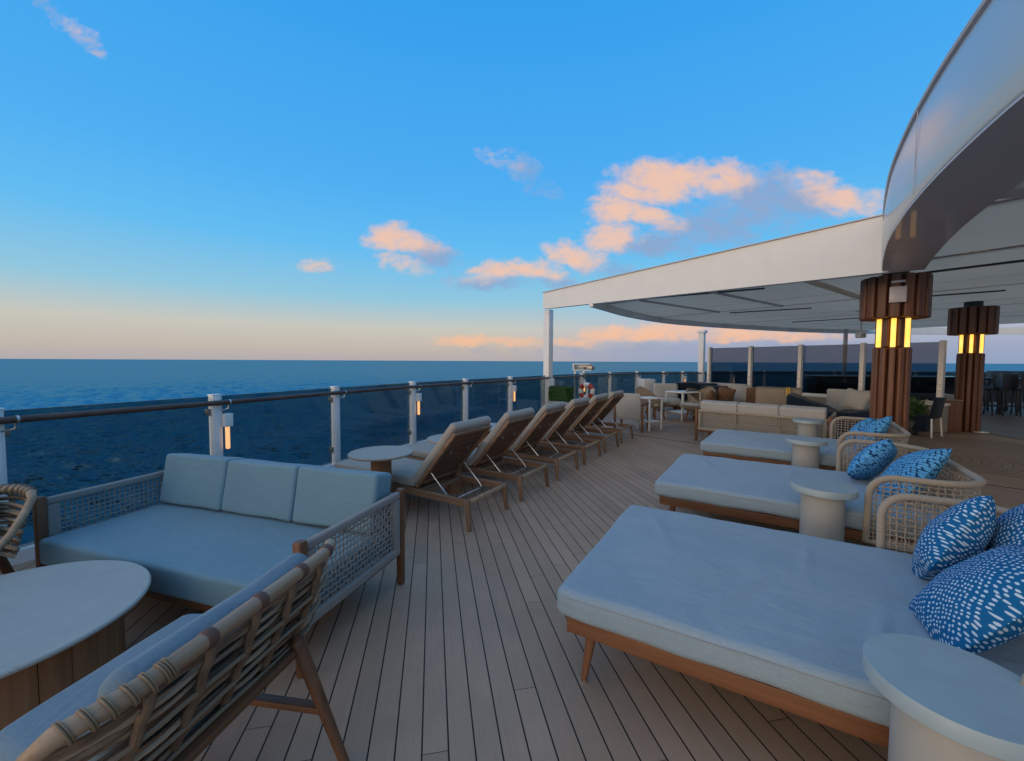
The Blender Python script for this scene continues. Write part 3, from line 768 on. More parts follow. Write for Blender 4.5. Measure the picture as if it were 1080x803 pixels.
# ------------------------------------------------------------------ loungers
LA = R(-31.0); vx = Vector((math.cos(LA), math.sin(LA))); ux = Vector((-math.sin(LA), math.cos(LA)))
def make_lounger():
    t = thing('sun_lounger', '', 'sun lounger', (0, 0, 0), LA, 'wooden sun loungers in a row facing the rail')
    Wd = .66; L0 = -1.98
    mb = MB()
    for y in (.018, Wd-.018): mb.rbox((L0/2, y, .245), (-L0, .034, .07), .008, 2)
    mb.rbox((L0+.02, Wd/2, .245), (.04, Wd-.075, .06), .008, 2); mb.rbox((-.62, Wd/2, .235), (.05, Wd-.075, .05), .008, 2)
    mb.build('frame', M['teak_l'], t)
    mb = MB(); mb.rbox((-.012, Wd/2, .262), (.03, Wd-.075, .032), .004, 1); mb.build('head_bar', M['rattan'], t)
    for x, dx in ((-.035, .035), (L0+.09, -.035)):
        for y, dy in ((.02, -.012), (Wd-.02, .012)):
            mb = MB(); mb.bar((x+dx, y+dy, 0.0), (x, y, .275), .034, .034, .006, .052, .052, up=(0, 1, 0)); mb.build('leg', M['teak_lz'], t)
    mb = MB()
    for k in range(11): mb.rbox((L0+.10+k*.118, Wd/2, .268), (.085, Wd-.08, .018), .004, 1)
    mb.build('seat_slats', M['teak_y'], t)
    def wv(p): return p + Vector((0, 0, .006*noise.noise(p*6)))
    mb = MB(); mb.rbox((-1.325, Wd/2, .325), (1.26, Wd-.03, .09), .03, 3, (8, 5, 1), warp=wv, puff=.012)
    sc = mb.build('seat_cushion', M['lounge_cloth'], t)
    # backrest: local frame along the back
    hx, hz = -.68, .285; tx, tz = -.185, .872
    dx, dz = tx-hx, tz-hz; L = math.hypot(dx, dz); ax = Vector((dx/L, 0, dz/L)); nx = Vector((-ax.z, 0, ax.x))   # nx: cushion side
    Mx = Matrix(((ax.x, 0, nx.x, hx), (0, 1, 0, 0), (ax.z, 0, nx.z, hz), (0, 0, 0, 1)))
    mb = MB()
    for y in (.045, Wd-.045): mb.rbox((L/2, y, 0), (L, .045, .034), .006, 2, M=Mx)
    mb.rbox((L-.02, Wd/2, 0), (.04, Wd-.137, .034), .006, 2, M=Mx); mb.rbox((.05, Wd/2, 0), (.05, Wd-.137, .03), .006, 2, M=Mx)
    br = mb.build('backrest', M['teak_l'], t)
    mb = MB()
    for k in range(9): mb.rbox((.105+k*.0765, Wd/2, .006), (.068, Wd-.14, .014), .003, 1, M=Mx)
    mb.build('back_slats', M['teak_dark'], br)
    for y in (.19, Wd-.19):
        mb = MB(); mb.tube([Mx @ Vector((L*.62, y, -.004)), Mx @ Vector((L*.62, y, -.016))], .016, 10); mb.build('bolt', M['steel'], br)
    def wv2(p): return p + Vector((0, 0, .008*noise.noise(p*5+Vector((3, 1, 2)))))
    mb = MB(); mb.rbox((L/2+.03, Wd/2, .060), (L+.06, Wd-.03, .084), .036, 4, (8, 5, 1), warp=wv2, puff=.015, M=Mx)
    mb.build('back_cushion', M['lounge_cloth'], t)
    # folding prop of thin rod
    q0 = Mx @ Vector((L*.30, .07, -.02)); q1 = Mx @ Vector((L*.30, Wd-.07, -.02))
    mb = MB(); z2 = .215
    mb.tube([q0, Vector((-.30, .07, z2+.03)), Vector((-.275, .075, z2)), Vector((-.27, .10, z2-.005)), Vector((-.27, Wd-.10, z2-.005)), Vector((-.275, Wd-.075, z2)), Vector((-.30, Wd-.07, z2+.03)), q1], .007, 6)
    mb.build('back_prop', M['steel'], t)
    return t
lg0 = make_lounger()
lg_lab = ['nearest wooden sun lounger, beside the woven armed sofa', 'second wooden sun lounger from the woven armed sofa', 'third wooden sun lounger from the woven armed sofa',
          'fourth sun lounger of the row, in line with the green hedge box', 'fifth sun lounger of the row, in front of the red lifebuoy', 'farthest wooden sun lounger, next to the grey sling chair']
base = Vector((-.36, 3.61)) - vx*.035 + ux*.01
step = Vector((.492, .80))
for i in range(6):
    p = base + step*i; rz = LA + R(-.6*i)
    if i == 0: lg0.location = (p.x, p.y, 0); lg0['label'] = lg_lab[0]
    else: dup(lg0, (p.x, p.y, 0), rz, lg_lab[i])
# round tables between the loungers
def rtable(loc, label):
    t = thing('round_table', label, 'table', (*loc, 0), 0, 'round wooden side tables among the sun loungers')
    mb = MB(); mb.lathe([(.20, .615), (.305, .618), (.31, .625), (.31, .634), (.304, .64), (.0005, .641)], 48); mb.build('tabletop', M['tan_top'], t)
    mb = MB(); mb.lathe([(.105, 0.0), (.105, .02), (.10, .03), (.10, .614)], 28); mb.build('pedestal', M['drum'], t); return t
rt0 = rtable((-1.30, 4.02), 'round side table on the sofa side of the nearest sun lounger')
dup(rt0, (-.69, 4.78, 0), 0, 'round side table between the first and second sun loungers')
dup(rt0, (-.34, 5.66, 0), 0, 'round side table between the second and third sun loungers')

# ------------------------------------------------------------------ woven lattice helper (u along, w up; map -> 3D)
def lattice(mb, u0, u1, w0, w1, fmap, du=.034, dw=.034, r=.0042, rnd=None, amp=.0026, sub=3):
    nu = max(2, round((u1-u0)/du)); nw = max(2, round((w1-w0)/dw))
    rnd = rnd or random
    for i in range(nu+1):
        u = u0+(u1-u0)*i/nu; j0 = rnd.uniform(-.05, .05)*du; pts = []
        for j in range(nw*2+1):
            w_ = w0+(w1-w0)*j/(nw*2)
            pts.append(fmap(u+j0*math.sin(j*.7), w_, amp*(1 if (j//1+i*2) % 4 < 2 else -1)))
        mb.tube(pts, r, 5, caps=False)
    for j in range(nw+1):
        w_ = w0+(w1-w0)*j/nw; j0 = rnd.uniform(-.05, .05)*dw; pts = []
        for i in range(nu*2+1):
            u = u0+(u1-u0)*i/(nu*2)
            pts.append(fmap(u, w_+j0*math.sin(i*.5), amp*(-1 if (i+j*2) % 4 < 2 else 1)))
        mb.tube(pts, r, 5, caps=False)

# ------------------------------------------------------------------ three seat sofas
def make_sofa():
    t = thing('three_seat_sofa', '', 'sofa', (0, 0, 0), 0, 'teak sofas with woven rope sides')
    Wd, Dp, Hh = 2.07, .87, .675
    for x in (0, Wd):
        for y, h in ((0, Hh), (Dp, Hh-.005)):
            mb = MB(); mb.bar((x, y, 0), (x, y, h), .044, .048, .012, .052, .056, up=(0, 1, 0)); mb.build('post', M['teak_z'], t)
    mb = MB()
    mb.rbox((Wd/2, .03, .215), (Wd-.06, .03, .07), .006, 2); mb.rbox((Wd/2, Dp-.03, .215), (Wd-.06, .03, .07), .006, 2)
    for x in (.045, Wd-.045, Wd/2): mb.rbox((x, Dp/2, .21), (.03, Dp-.1, .06), .006, 2)
    mb.build('base_frame', M['teak'], t)
    rr = random.Random(3)
    for x in (0, Wd):
        mb = MB(); z0, z1 = .225, .655
        mb.rbox((x, Dp/2, z1-.02), (.042, Dp-.055, .046), .012, 2); mb.rbox((x, Dp/2, z0+.028), (.04, Dp-.055, .056), .012, 2)
        mb.rbox((x, .06, (z0+z1)/2), (.036, .064, z1-z0-.085), .01, 2); mb.rbox((x, Dp-.06, (z0+z1)/2), (.036, .064, z1-z0-.085), .01, 2)
        fr = mb.build('arm_frame', M['rope_g'], t)
        mb = MB(); lattice(mb, .09, Dp-.09, z0+.05, z1-.035, lambda u, w_, n: Vector((x+n, u, w_)), .030, .031, .0043, rr)
        mb.build('arm_weave', M['rope_g'], fr)
    mb = MB(); z0, z1 = .225, .625
    mb.rbox((Wd/2, Dp, z1-.02), (Wd-.055, .042, .046), .012, 2); mb.rbox((Wd/2, Dp, z0+.028), (Wd-.055, .04, .056), .012, 2)
    for x in (.06, Wd-.06, Wd/3, 2*Wd/3): mb.rbox((x, Dp, (z0+z1)/2), (.05 if x in (.06, Wd-.06) else .02, .034, z1-z0-.085), .008, 2)
    bf = mb.build('back_frame', M['rope'], t)
    mb = MB(); lattice(mb, .09, Wd-.09, z0+.05, z1-.035, lambda u, w_, n: Vector((u, Dp+n, w_)), .034, .034, .0045, rr)
    mb.build('back_weave', M['rope'], bf)
    def wv(p): return p + Vector((.004*noise.noise(p*4), .004*noise.noise(p*4+Vector((5, 0, 0))), .007*noise.noise(p*3.2)))
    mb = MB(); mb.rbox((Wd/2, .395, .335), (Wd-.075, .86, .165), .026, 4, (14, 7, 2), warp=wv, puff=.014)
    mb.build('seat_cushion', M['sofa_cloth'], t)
    cw = (Wd-.11)/3
    for k in range(3):
        x = .055+cw*(k+.5)
        Mx = Matrix.Translation((x, Dp-.155, .425)) @ Matrix.Rotation(R(-11), 4, 'X')
        def wv3(p, k=k): return p + Vector((.006*noise.noise(p*5+Vector((k*3, 0, 0))), .006*noise.noise(p*5), .007*noise.noise(p*4+Vector((0, k, 0)))))
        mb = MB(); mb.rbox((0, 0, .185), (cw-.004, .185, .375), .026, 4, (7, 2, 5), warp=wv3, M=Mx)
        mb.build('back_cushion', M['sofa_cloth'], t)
    return t
sofa = make_sofa(); sofa.location = (-3.0, 2.55, 0); sofa.rotation_euler = (0, 0, R(-17.3))
sofa['label'] = 'teak sofa with blue grey cushions and woven arms beside the rail'
sofa2 = dup(sofa, (5.74, 7.21, 0), R(137.8), 'teak sofa seen from its woven back, behind the farthest daybed')
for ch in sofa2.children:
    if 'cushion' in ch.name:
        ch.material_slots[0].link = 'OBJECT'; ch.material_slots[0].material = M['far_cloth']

# ------------------------------------------------------------------ daybeds
def make_daybed():
    t = thing('daybed', '', 'daybed', (0, 0, 0), 0, 'cushioned daybeds with basket headboards')
    L, Wd = 1.97, 1.37
    mb = MB()
    for y in (.045, Wd-.045): mb.rbox((L/2, y, .305), (L-.08, .034, .075), .006, 2)
    for x in (.045, L-.045): mb.rbox((x, Wd/2, .305), (.034, Wd-.126, .075), .006, 2)
    for x in (.5, 1.0, 1.5): mb.rbox((x, Wd/2, .295), (.06, Wd-.13, .04), .005, 1)
    mb.build('frame', M['teak'], t)
    for x, y, dx, dy in ((.14, .12, -.035, -.02), (.14, Wd-.12, -.035, .02), (L-.16, .12, .03, -.02), (L-.16, Wd-.12, .03, .02)):
        mb = MB(); mb.tube([(x+dx, y+dy, .012), (x, y, .27)], .02, 12, rs=[.0155, .027]); lg = mb.build('leg', M['teak_z'], t)
        mb = MB(); mb.tube([(x+dx, y+dy, 0), (x+dx, y+dy, .0125)], .017, 12); mb.build('foot_glide', M['steel'], lg)
    def wv(p):
        z = .012*noise.noise(p*2.4) + .004*noise.noise(p*8)
        for (cx, cy, wx, wy, am, sl) in ((1.22, .30, .020, .20, .010, .25), (1.30, .26, .016, .17, -.008, .3), (1.36, .22, .018, .15, .007, .2), (.30, .95, .02, .25, .005, -.4), (.75, .40, .02, .22, .004, .5), (1.05, .95, .022, .25, .005, .1)):
            dx = p.x-cx-sl*(p.y-cy); dy = p.y-cy
            if p.z > .42: z += 1.7*am*math.exp(-(dx/wx)**2-(dy/wy)**2)
        return p + Vector((.006*noise.noise(p*3), .006*noise.noise(p*3+Vector((9, 0, 0))), z))
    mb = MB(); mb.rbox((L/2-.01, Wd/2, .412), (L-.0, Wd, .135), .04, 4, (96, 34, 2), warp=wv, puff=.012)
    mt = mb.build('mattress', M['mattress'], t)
    for zz in (.452,):
        mb = MB(); pts = []; r = .05; x0, x1, y0, y1 = -.006, L-.014, .004, Wd-.004
        for cx, cy, a0 in ((x1-r, y1-r, 0), (x0+r, y1-r, 90), (x0+r, y0+r, 180), (x1-r, y0+r, 270)):
            for k in range(5):
                a = R(a0+k*22.5); pts.append(wv(Vector((cx+r*math.cos(a), cy+r*math.sin(a), zz))))
        dense = []
        for i in range(len(pts)):
            a, b2 = pts[i], pts[(i+1) % len(pts)]; n = max(1, int((b2-a).length/.12))
            dense += [a.lerp(b2, k/n) for k in range(n)]
        mb.tube([wv(p) - (wv(p)-p)*.6 for p in dense], .0028, 5, closed=True); mb.build('piping', M['piping'], mt)
    # basket: U path round the head end
    rc = .24; y0, y1, xe, xs = -.03, Wd+.03, L+.03, 1.45
    path = [Vector((xs, y0))]
    path += [Vector((xs+(xe-rc-xs)*k/4, y0)) for k in range(1, 5)]
    path += [Vector((xe-rc+rc*math.sin(R(a)), y0+rc-rc*math.cos(R(a)))) for a in range(9, 91, 9)]
    path += [Vector((xe, y0+rc+(y1-y0-2*rc)*k/8)) for k in range(1, 9)]
    path += [Vector((xe-rc+rc*math.cos(R(a)), y1-rc+rc*math.sin(R(a)))) for a in range(9, 91, 9)]
    path += [Vector((xe-rc-(xe-rc-xs)*k/4, y1)) for k in range(1, 5)]
    cum = [0]
    for a, b2 in zip(path, path[1:]): cum.append(cum[-1]+(b2-a).length)
    S_ = cum[-1]
    def fp(s):
        s = max(0, min(S_-1e-6, s)); i = 0
        while i < len(cum)-2 and cum[i+1] < s: i += 1
        k = (s-cum[i])/(cum[i+1]-cum[i]); p = path[i].lerp(path[i+1], k)
        tt = (path[min(i+1, len(path)-1)]-path[max(i-1, 0)] if k < .5 else path[min(i+2, len(path)-1)]-path[i]).normalized()
        return p, Vector((tt.y, -tt.x))
    zb, zt = .30, .775
    def fm(u, w_, n):
        p, nr = fp(u); sl_ = .05*((w_-zb)/(zt-zb))
        q = p + nr*(sl_+n); return Vector((q.x, q.y, w_))
    mb = MB(); rim = []
    cr2 = .13
    for z in (zb, .42, .54): rim.append(fm(.0, z, 0))
    for a in range(0, 91, 15): rim.append(fm(cr2-cr2*math.cos(R(a)), zt-cr2+cr2*math.sin(R(a)), 0))
    n = 46
    for k in range(1, n): rim.append(fm(cr2+(S_-2*cr2)*k/n, zt, 0))
    for a in range(90, -1, -15): rim.append(fm(S_-cr2+cr2*math.cos(R(a)), zt-cr2+cr2*math.sin(R(a)), 0))
    for z in (.54, .42, zb): rim.append(fm(S_, z, 0))
    for k in range(1, n): rim.append(fm(S_-S_*k/n, zb, 0))
    mb.tube(rim, .0215, 10, closed=True); bk = mb.build('basket_headboard', M['rope'], t)
    mb = MB(); rr = random.Random(5)
    nu = int(S_/.036)
    for i in range(1, nu):
        u = S_*i/nu + rr.uniform(-.004, .004)
        e = min(u, S_-u); top = zt if e > cr2 else zt-cr2+math.sqrt(max(0, cr2**2-(cr2-e)**2))
        mm = 28; mb.tube([fm(u, zb+(top-zb)*j/mm, .0045*(1 if (j+i*2) % 4 < 2 else -1)) for j in range(mm+1)], .0047, 5, caps=False)
    nw = 14
    for j in range(1, nw):
        w_ = zb+(zt-zb)*j/nw + rr.uniform(-.003, .003)
        dz = w_-(zt-cr2); ins = 0 if dz <= 0 else cr2-math.sqrt(max(0, cr2**2-dz**2))
        K = nu*2; mb.tube([fm(ins+(S_-2*ins)*k/K, w_, .0045*(-1 if (k+j*2) % 4 < 2 else 1)) for k in range(K+1)], .0047, 5, caps=False)
    mb.build('weave', M['rope'], bk)
    return t
db = make_daybed()
BEDS = [((.215, 1.875), R(-30.5)), ((1.29, 3.62), R(-32.5)), ((2.54, 5.44), R(-35.5))]
DB_LAB = ['nearest large daybed, its pale mattress filling the right foreground', 'middle daybed, between the large foreground daybed and the farthest one', 'farthest daybed, in front of the sofa with the woven back']
beds = []
for i, (p, a) in enumerate(BEDS):
    if i == 0: db.location = (*p, 0); db.rotation_euler = (0, 0, a); db['label'] = DB_LAB[0]; beds.append(db)
    else: beds.append(dup(db, (*p, 0), a, DB_LAB[i]))
def bedpt(i, x, y, z):
    (p, a) = BEDS[i]; c, s = math.cos(a), math.sin(a)
    return (p[0]+x*c-y*s, p[1]+x*s+y*c, z)

# pillows
def pillow_mesh(name, mat, s=.5, th=.17, seed=0):
    n = 16; V = []; F = []; idx = {}
    for side in (1, -1):
        for i in range(n+1):
            for j in range(n+1):
                u = i/n*2-1; v = j/n*2-1
                edge_ = i in (0, n) or j in (0, n)
                if side == -1 and edge_: idx[(side, i, j)] = idx[(1, i, j)]; continue
                k = 1-.09*(1-u*u)*(abs(v)**2.5); k2 = 1-.09*(1-v*v)*(abs(u)**2.5)
                cs_ = 1-.10*(u*v)**4; x = u*s/2*k2*cs_; y = v*s/2*k*cs_
                z = side*th/2*((max(0, 1-u**2))**.55)*((max(0, 1-v**2))**.55)
                w_ = Vector((u*1.6+seed*3.1, v*1.6, side))
                z += .012*noise.noise(w_)*(0 if edge_ else 1)
                y += .012*noise.noise(w_*1.3); x += .012*noise.noise(w_*1.1+Vector((7, 7, 7)))
                idx[(side, i, j)] = len(V); V.append((x, z, y))      # pillow stands: width x, thickness y, height z
        for i in range(n):
            for j in range(n):
                q = (idx[(side, i, j)], idx[(side, i+1, j)], idx[(side, i+1, j+1)], idx[(side, i, j+1)])
                F.append(q if side == 1 else tuple(reversed(q)))
    mb = MB(); mb.add(V, F, True); return mb.build(name, mat)
def put_pillow(o, loc, rz, lean, label, roll=0, group='blue patterned pillows on the daybeds'):
    tag(o, label, 'pillow', group)
    o.matrix_world = Matrix.Translation(loc) @ Matrix.Rotation(rz, 4, 'Z') @ Matrix.Rotation(lean, 4, 'X') @ Matrix.Rotation(roll, 4, 'Y')
PS = [  # bed, x, y, z centre, yaw relative to bed, lean, roll, size, label
    (0, 1.62, 1.02, .685, 66, 24, 38, .46, 'blue white-dotted pillow in the far corner of the nearest daybed, left of two others'),
    (0, 1.84, .95, .735, 84, 18, 40, .48, 'blue white-dotted pillow, rearmost against the basket of the nearest daybed'),
    (0, 1.56, .50, .665, 78, 42, 18, .54, 'largest blue white-dotted pillow, leaning in front on the nearest daybed'),
    (1, 1.64, 1.06, .665, 62, 34, 24, .48, 'left of the two blue pillows on the middle daybed'),
    (1, 1.78, .60, .67, 90, 40, 28, .54, 'right of the two blue pillows on the middle daybed'),
    (2, 1.74, 1.02, .66, 72, 36, 10, .46, 'left blue pillow on the farthest daybed'),
    (2, 1.78, .55, .68, 90, 34, 35, .48, 'right blue pillow with one corner up on the farthest daybed')]
for k, (bi, x, y, z, yaw, lean, roll, s, lab) in enumerate(PS):
    o = pillow_mesh('pillow', M['dots'] if bi == 0 else M['dots2'], s, .20, k)
    o.name = 'pillow'; put_pillow(o, bedpt(bi, x, y, z), BEDS[bi][1]+R(yaw), R(lean), lab, R(roll))

# drum side tables
def dtable(loc, label):
    t = thing('drum_side_table', label, 'side table', (*loc, 0), 0, 'white drum side tables between the daybeds')
    mb = MB(); mb.lathe([(.190, .6125), (.1985, .613), (.200, .6145), (.200, .6600), (.1984, .6618), (.0005, .6625)], 64); mb.build('tabletop', M['cast'], t)
    mb = MB(); mb.lathe([(.129, 0), (.131, .01), (.131, .6), (.134, .612)], 48); mb.build('base', M['white_rough'], t); return t
dt0 = dtable((1.25, 1.10), 'white drum side table in the bottom right foreground')
dup(dt0, (2.27, 2.93, 0), R(40), 'white drum side table between the nearest and the middle daybed')
dup(dt0, (3.42, 4.70, 0), R(80), 'white drum side table between the middle and the farthest daybed')
dup(dt0, (4.62, 6.32, 0), R(120), 'farthest white drum side table, against the woven back of the sofa')

# ------------------------------------------------------------------ coffee table
ct = thing('coffee_table', 'round stone topped coffee table with a wooden drum base, left foreground', 'coffee table', (-2.21, 1.66, 0))
mb = MB(); mb.lathe([(.30, .428), (.515, .430), (.525, .437), (.525, .446), (.519, .452), (.0005, .453)], 80); mb.build('tabletop', M['stone'], ct)
mb = MB()
for k in range(26):
    a = 2*math.pi*k/26; Mx = Matrix.Rotation(a, 4, 'Z') @ Matrix.Translation((.405, 0, .214)); mb.rbox((0, 0, 0), (.03, .0985, .428), .002, 1, M=Mx)
mb.build('base', M['drum'], ct)

# ------------------------------------------------------------------ rattan armchairs
def make_rattan():
    t = thing('rattan_armchair', '', 'armchair', (0, 0, 0), 0, 'rattan armchairs round the coffee table')
    ZT = .775
    for sx in (-1, 1):
        x = sx*.255
        mb = MB(); mb.tube([(x, -.20, 0), (x, -.01, .44), (x, .004, .475), (x, .012, .485)], .022, 12, rs=[.017, .027, .026, .012]); rl = mb.build('leg', M['teak_z'], t)
        mb = MB(); mb.tube([(x*1.05, .56, 0), (x, .44, .36)], .02, 12, rs=[.017, .026]); mb.build('leg', M['teak_z'], t)
        mb = MB(); mb.bar((x, -.105, .22), (x*1.02, .50, .19), .04, .026, .006); mb.build('side_stretcher', M['teak_y'], t)
        mb = MB(); mb.bar((x, .02, .445), (x, .47, .355), .034, .05, .008); mb.build('seat_rail', M['teak_y'], t)
    mb = MB(); mb.bar((-.30, .012, .44), (.30, .012, .44), .05, .032, .008); mb.bar((-.25, .45, .345), (.25, .45, .345), .045, .03, .008); mb.build('cross_rail', M['teak'], t)
    rr = random.Random(11)
    # back shell: profile point at fraction f (0 top, 1 bottom), ends sweep forward
    def shell(x, f, bulge=0):
        s = max(0, abs(x)-.30); z = ZT-.045-f*(.30) ; y = -.045+f*.10
        y += 2.4*s*s - .0 ; z -= .5*s*s*(1-f)
        return Vector((x, y+bulge, z))
    top = [Vector((x, -.055+(2.2*max(0, abs(x)-.30)**2), ZT-.9*max(0, abs(x)-.33)**2)) for x in [(-.46+.92*k/30) for k in range(31)]]
    end_r = [Vector((.485, .03, ZT-.045)), Vector((.485, .075, ZT-.11)), Vector((.46, .13, ZT-.21)), Vector((.41, .19, ZT-.31)), Vector((.35, .24, .44)), Vector((.30, .27, .40))]
    end_l = [Vector((-p.x, p.y, p.z)) for p in end_r]
    full = list(reversed(end_l)) + top + end_r
    mb = MB(); mb.tube(full, .022, 12, rs=[.019]*6+[.0235]*31+[.019]*6); pole = mb.build('top_pole', M['rattan'], t)
    for x in (-.16, .02, .21, .37):
        mb = MB(); c = shell(x, 0); c = Vector((x, -.055+2.2*max(0, abs(x)-.30)**2, ZT))
        mb.tube([c+Vector((d, 0, 0)) for d in (-.016, -.01, .01, .016)], .028, 12, rs=[.024, .0275, .0275, .024])
        mb.build('binding', M['binding'], pole)
    mb = MB()
    for x in (-.27, -.285, -.32, -.355, -.39, -.42, -.45):
        cy = -.055+2.2*max(0, abs(x)-.30)**2; cz = ZT-.9*max(0, abs(x)-.33)**2
        for ph in (0, .0065):
            mb.tube([Vector((x+ph+.012*math.cos(a*2*math.pi/20+1), cy+.0275*math.cos(a*2*math.pi/20), cz-.003+.0285*math.sin(a*2*math.pi/20))) for a in range(20)], .0029, 6, closed=True)
    mb.build('coil_wrap', M['strip'], pole)
    # stakes
    mb = MB()
    for x in (-.33, -.17, -.01, .15, .30):
        a = Vector((x+.02, -.055, ZT-.02)); p1 = shell(x, .15, -.018); p2 = shell(x-.02, .5, -.02); p3 = shell(x-.03, 1.02, -.012)
        mb.tube([a, (a+p1)/2+Vector((0, -.008, 0)), p1, (p1+p2)/2+Vector((.006, -.006, 0)), p2, (p2+p3)/2, p3], .013, 8)
    mb.build('stake', M['rattan_d'], t)
    # layers of horizontal rods, sagging and crossing a little
    for mat_, off in (('rattan_d', 0), ('rattan', 1)):
        mb = MB()
        for k in range(off, 14, 2):
            f = .03+.97*k/13
            for q in range(2):
                pts = []; ph = rr.uniform(0, 6); am = rr.uniform(.003, .010); df = rr.uniform(-.02, .02)
                for i in range(31):
                    x = -.47+.94*i/30; p = shell(x, f+df+.016*math.sin(x*6+ph), (.011 if (i//5+k) % 2 else -.011)*math.sin(math.pi*((i % 5)+.5)/5)+.007*q)
                    p.z += am*math.sin(x*5+ph); pts.append(p)
                mb.tube(pts, rr.uniform(.0055, .0095), 7)
        mb.build('woven_rods', M[mat_], t)
    mb = MB()
    for (f, am) in ((.62, .02), (.90, .028), (.33, .012)):
        mb.tube([shell(-.44+.88*i/24, f+am*math.sin(i*.35+f*9), -.026) for i in range(25)], .0075, 7)
    mb.build('cane_lashing', M['strip'], t)
    def wv(p): return p + Vector((.006*noise.noise(p*5), .008*noise.noise(p*4), .010*noise.noise(p*4+Vector((2, 0, 0)))))
    Mx = Matrix.Translation((.025, .13, .455)) @ Matrix.Rotation(R(17), 4, 'X')
    def arc(p): return Vector((p.x, p.y + .55*max(0, abs(p.x)-.20)**2, p.z - .5*max(0, abs(p.x)-.22)**2 if p.z > .15 else p.z))
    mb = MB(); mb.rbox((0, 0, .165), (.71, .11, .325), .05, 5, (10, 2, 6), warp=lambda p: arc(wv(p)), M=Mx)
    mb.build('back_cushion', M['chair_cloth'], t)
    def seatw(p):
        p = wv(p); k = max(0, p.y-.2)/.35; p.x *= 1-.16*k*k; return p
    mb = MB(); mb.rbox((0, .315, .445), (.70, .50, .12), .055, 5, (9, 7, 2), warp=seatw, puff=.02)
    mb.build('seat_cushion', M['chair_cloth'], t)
    return t
ra = make_rattan(); ra.location = (-.865, 1.265, 0); ra.rotation_euler = (0, 0, math.atan2(.982, .188)); ra['label'] = 'rattan armchair in the bottom left foreground, seen from its woven back'
dup(ra, (-3.29, 2.28, 0), R(-168), 'rattan armchair cut off by the left edge, beside a rail post')

# ------------------------------------------------------------------ far group by the stern rail
def leafy(mb, c, s, n, size, rnd, boxy=True):
    for _ in range(n):
        if boxy:
            p = Vector((rnd.uniform(-1, 1), rnd.uniform(-1, 1), rnd.uniform(-1, 1)))
            ax_ = rnd.randrange(3); p[ax_] = math.copysign(rnd.uniform(.8, 1.04), p[ax_])
        else:
            p = Vector((rnd.gauss(0, 1), rnd.gauss(0, 1), rnd.gauss(0, 1))).normalized()*rnd.uniform(.5, 1.05)
        p = Vector((c[0]+p.x*s[0], c[1]+p.y*s[1], c[2]+p.z*s[2]))
        a = Vector((rnd.gauss(0, 1), rnd.gauss(0, 1), rnd.gauss(0, 1))).normalized()*size; b2 = a.orthogonal().normalized()*size*.55
        mb.add([p-a, p+b2, p+a, p-b2], [(0, 1, 2, 3)])
rl = random.Random(2)
hp = thing('hedge_planter', 'white planter box with a clipped green hedge, beside the big canopy post', 'planter', (1.30, 10.75, 0), R(-40))
mb = MB(); mb.rbox((0, 0, .25), (.62, .36, .5), .015, 2); mb.build('box', M['white_rough'], hp)
mb = MB(); mb.rbox((0, 0, .68), (.52, .28, .34), .05, 3); leafy(mb, (0, 0, .69), (.29, .17, .19), 2600, .022, rl); mb.build('hedge', M['leaf'], hp)

lb = thing('lifebuoy_stand', 'grey post holding the lifebuoy, inside the rail past the hedge planter', 'stand', (2.28, 12.35, 0), R(-40))
mb = MB(); mb.rbox((0, 0, .42), (.06, .06, .84), .008, 1); mb.rbox((0, 0, .01), (.3, .2, .02), .004, 1); mb.build('upright', M['white'], lb)
mb = MB(); mb.rbox((0, -.06, .80), (.08, .16, .03), .006, 1); mb.rbox((.0, -.07, .42), (.5, .02, .06), .006, 1); mb.build('bracket', M['hardware'], lb)
bu = thing('lifebuoy', 'red and white lifebuoy hanging on the grey post by the rail', 'lifebuoy', (2.24, 12.22, .66), R(-30))
Mr = Matrix.Rotation(R(90), 4, 'X')
for k in range(8):
    n = 6; mb = MB(); a0 = k*45 + 22; pts = [Mr @ Vector((.19*math.cos(R(a0+j*45/n)), .19*math.sin(R(a0+j*45/n)), 0)) for j in range(n+1)]
    mb.tube(pts, .068 if k % 2 == 0 else .07, 12); mb.build('red_section' if k % 2 == 0 else 'white_band', M['red'] if k % 2 == 0 else M['white'], bu)

fl = thing('searchlight_unit', 'white framed deck equipment box standing just outside the rail', 'equipment', (2.36, 13.35, 0), R(-35))
mb = MB(); mb.rbox((0, 0, .62), (.08, .08, 1.24), .01, 1); mb.rbox((-.32, 0, .62), (.06, .06, 1.24), .01, 1); mb.build('stand', M['white'], fl)
mb = MB(); mb.rbox((-.02, 0, 1.26), (.66, .22, .025), .005, 1); mb.rbox((-.05, 0, 1.46), (.62, .22, .03), .005, 1); mb.rbox((-.34, 0, 1.36), (.04, .24, .24), .005, 1); mb.rbox((-.03, .09, 1.36), (.55, .02, .16), .005, 1); mb.build('frame', M['white'], fl)
mb = MB(); mb.rbox((.24, -.02, 1.345), (.20, .22, .12), .02, 2); mb.rbox((-.1, -.0, 1.33), (.3, .16, .05), .02, 2); mb.build('lamp_body', M['hardware'], fl)

cb = thing('deck_locker', 'tall white deck locker against the stern rail', 'locker', (at(682, 14.6), 14.6, 0), R(20))
mb = MB(); mb.rbox((0, 0, .47), (.5, .36, .92), .012, 2); mb.build('body', M['white'], cb)
mb = MB(); mb.rbox((0, -.19, .48), (.44, .016, .84), .006, 1); d_ = mb.build('door', M['white'], cb)
mb = MB(); mb.rbox((.17, -.205, .5), (.02, .02, .12), .004, 1); mb.build('handle', M['hardware'], d_)

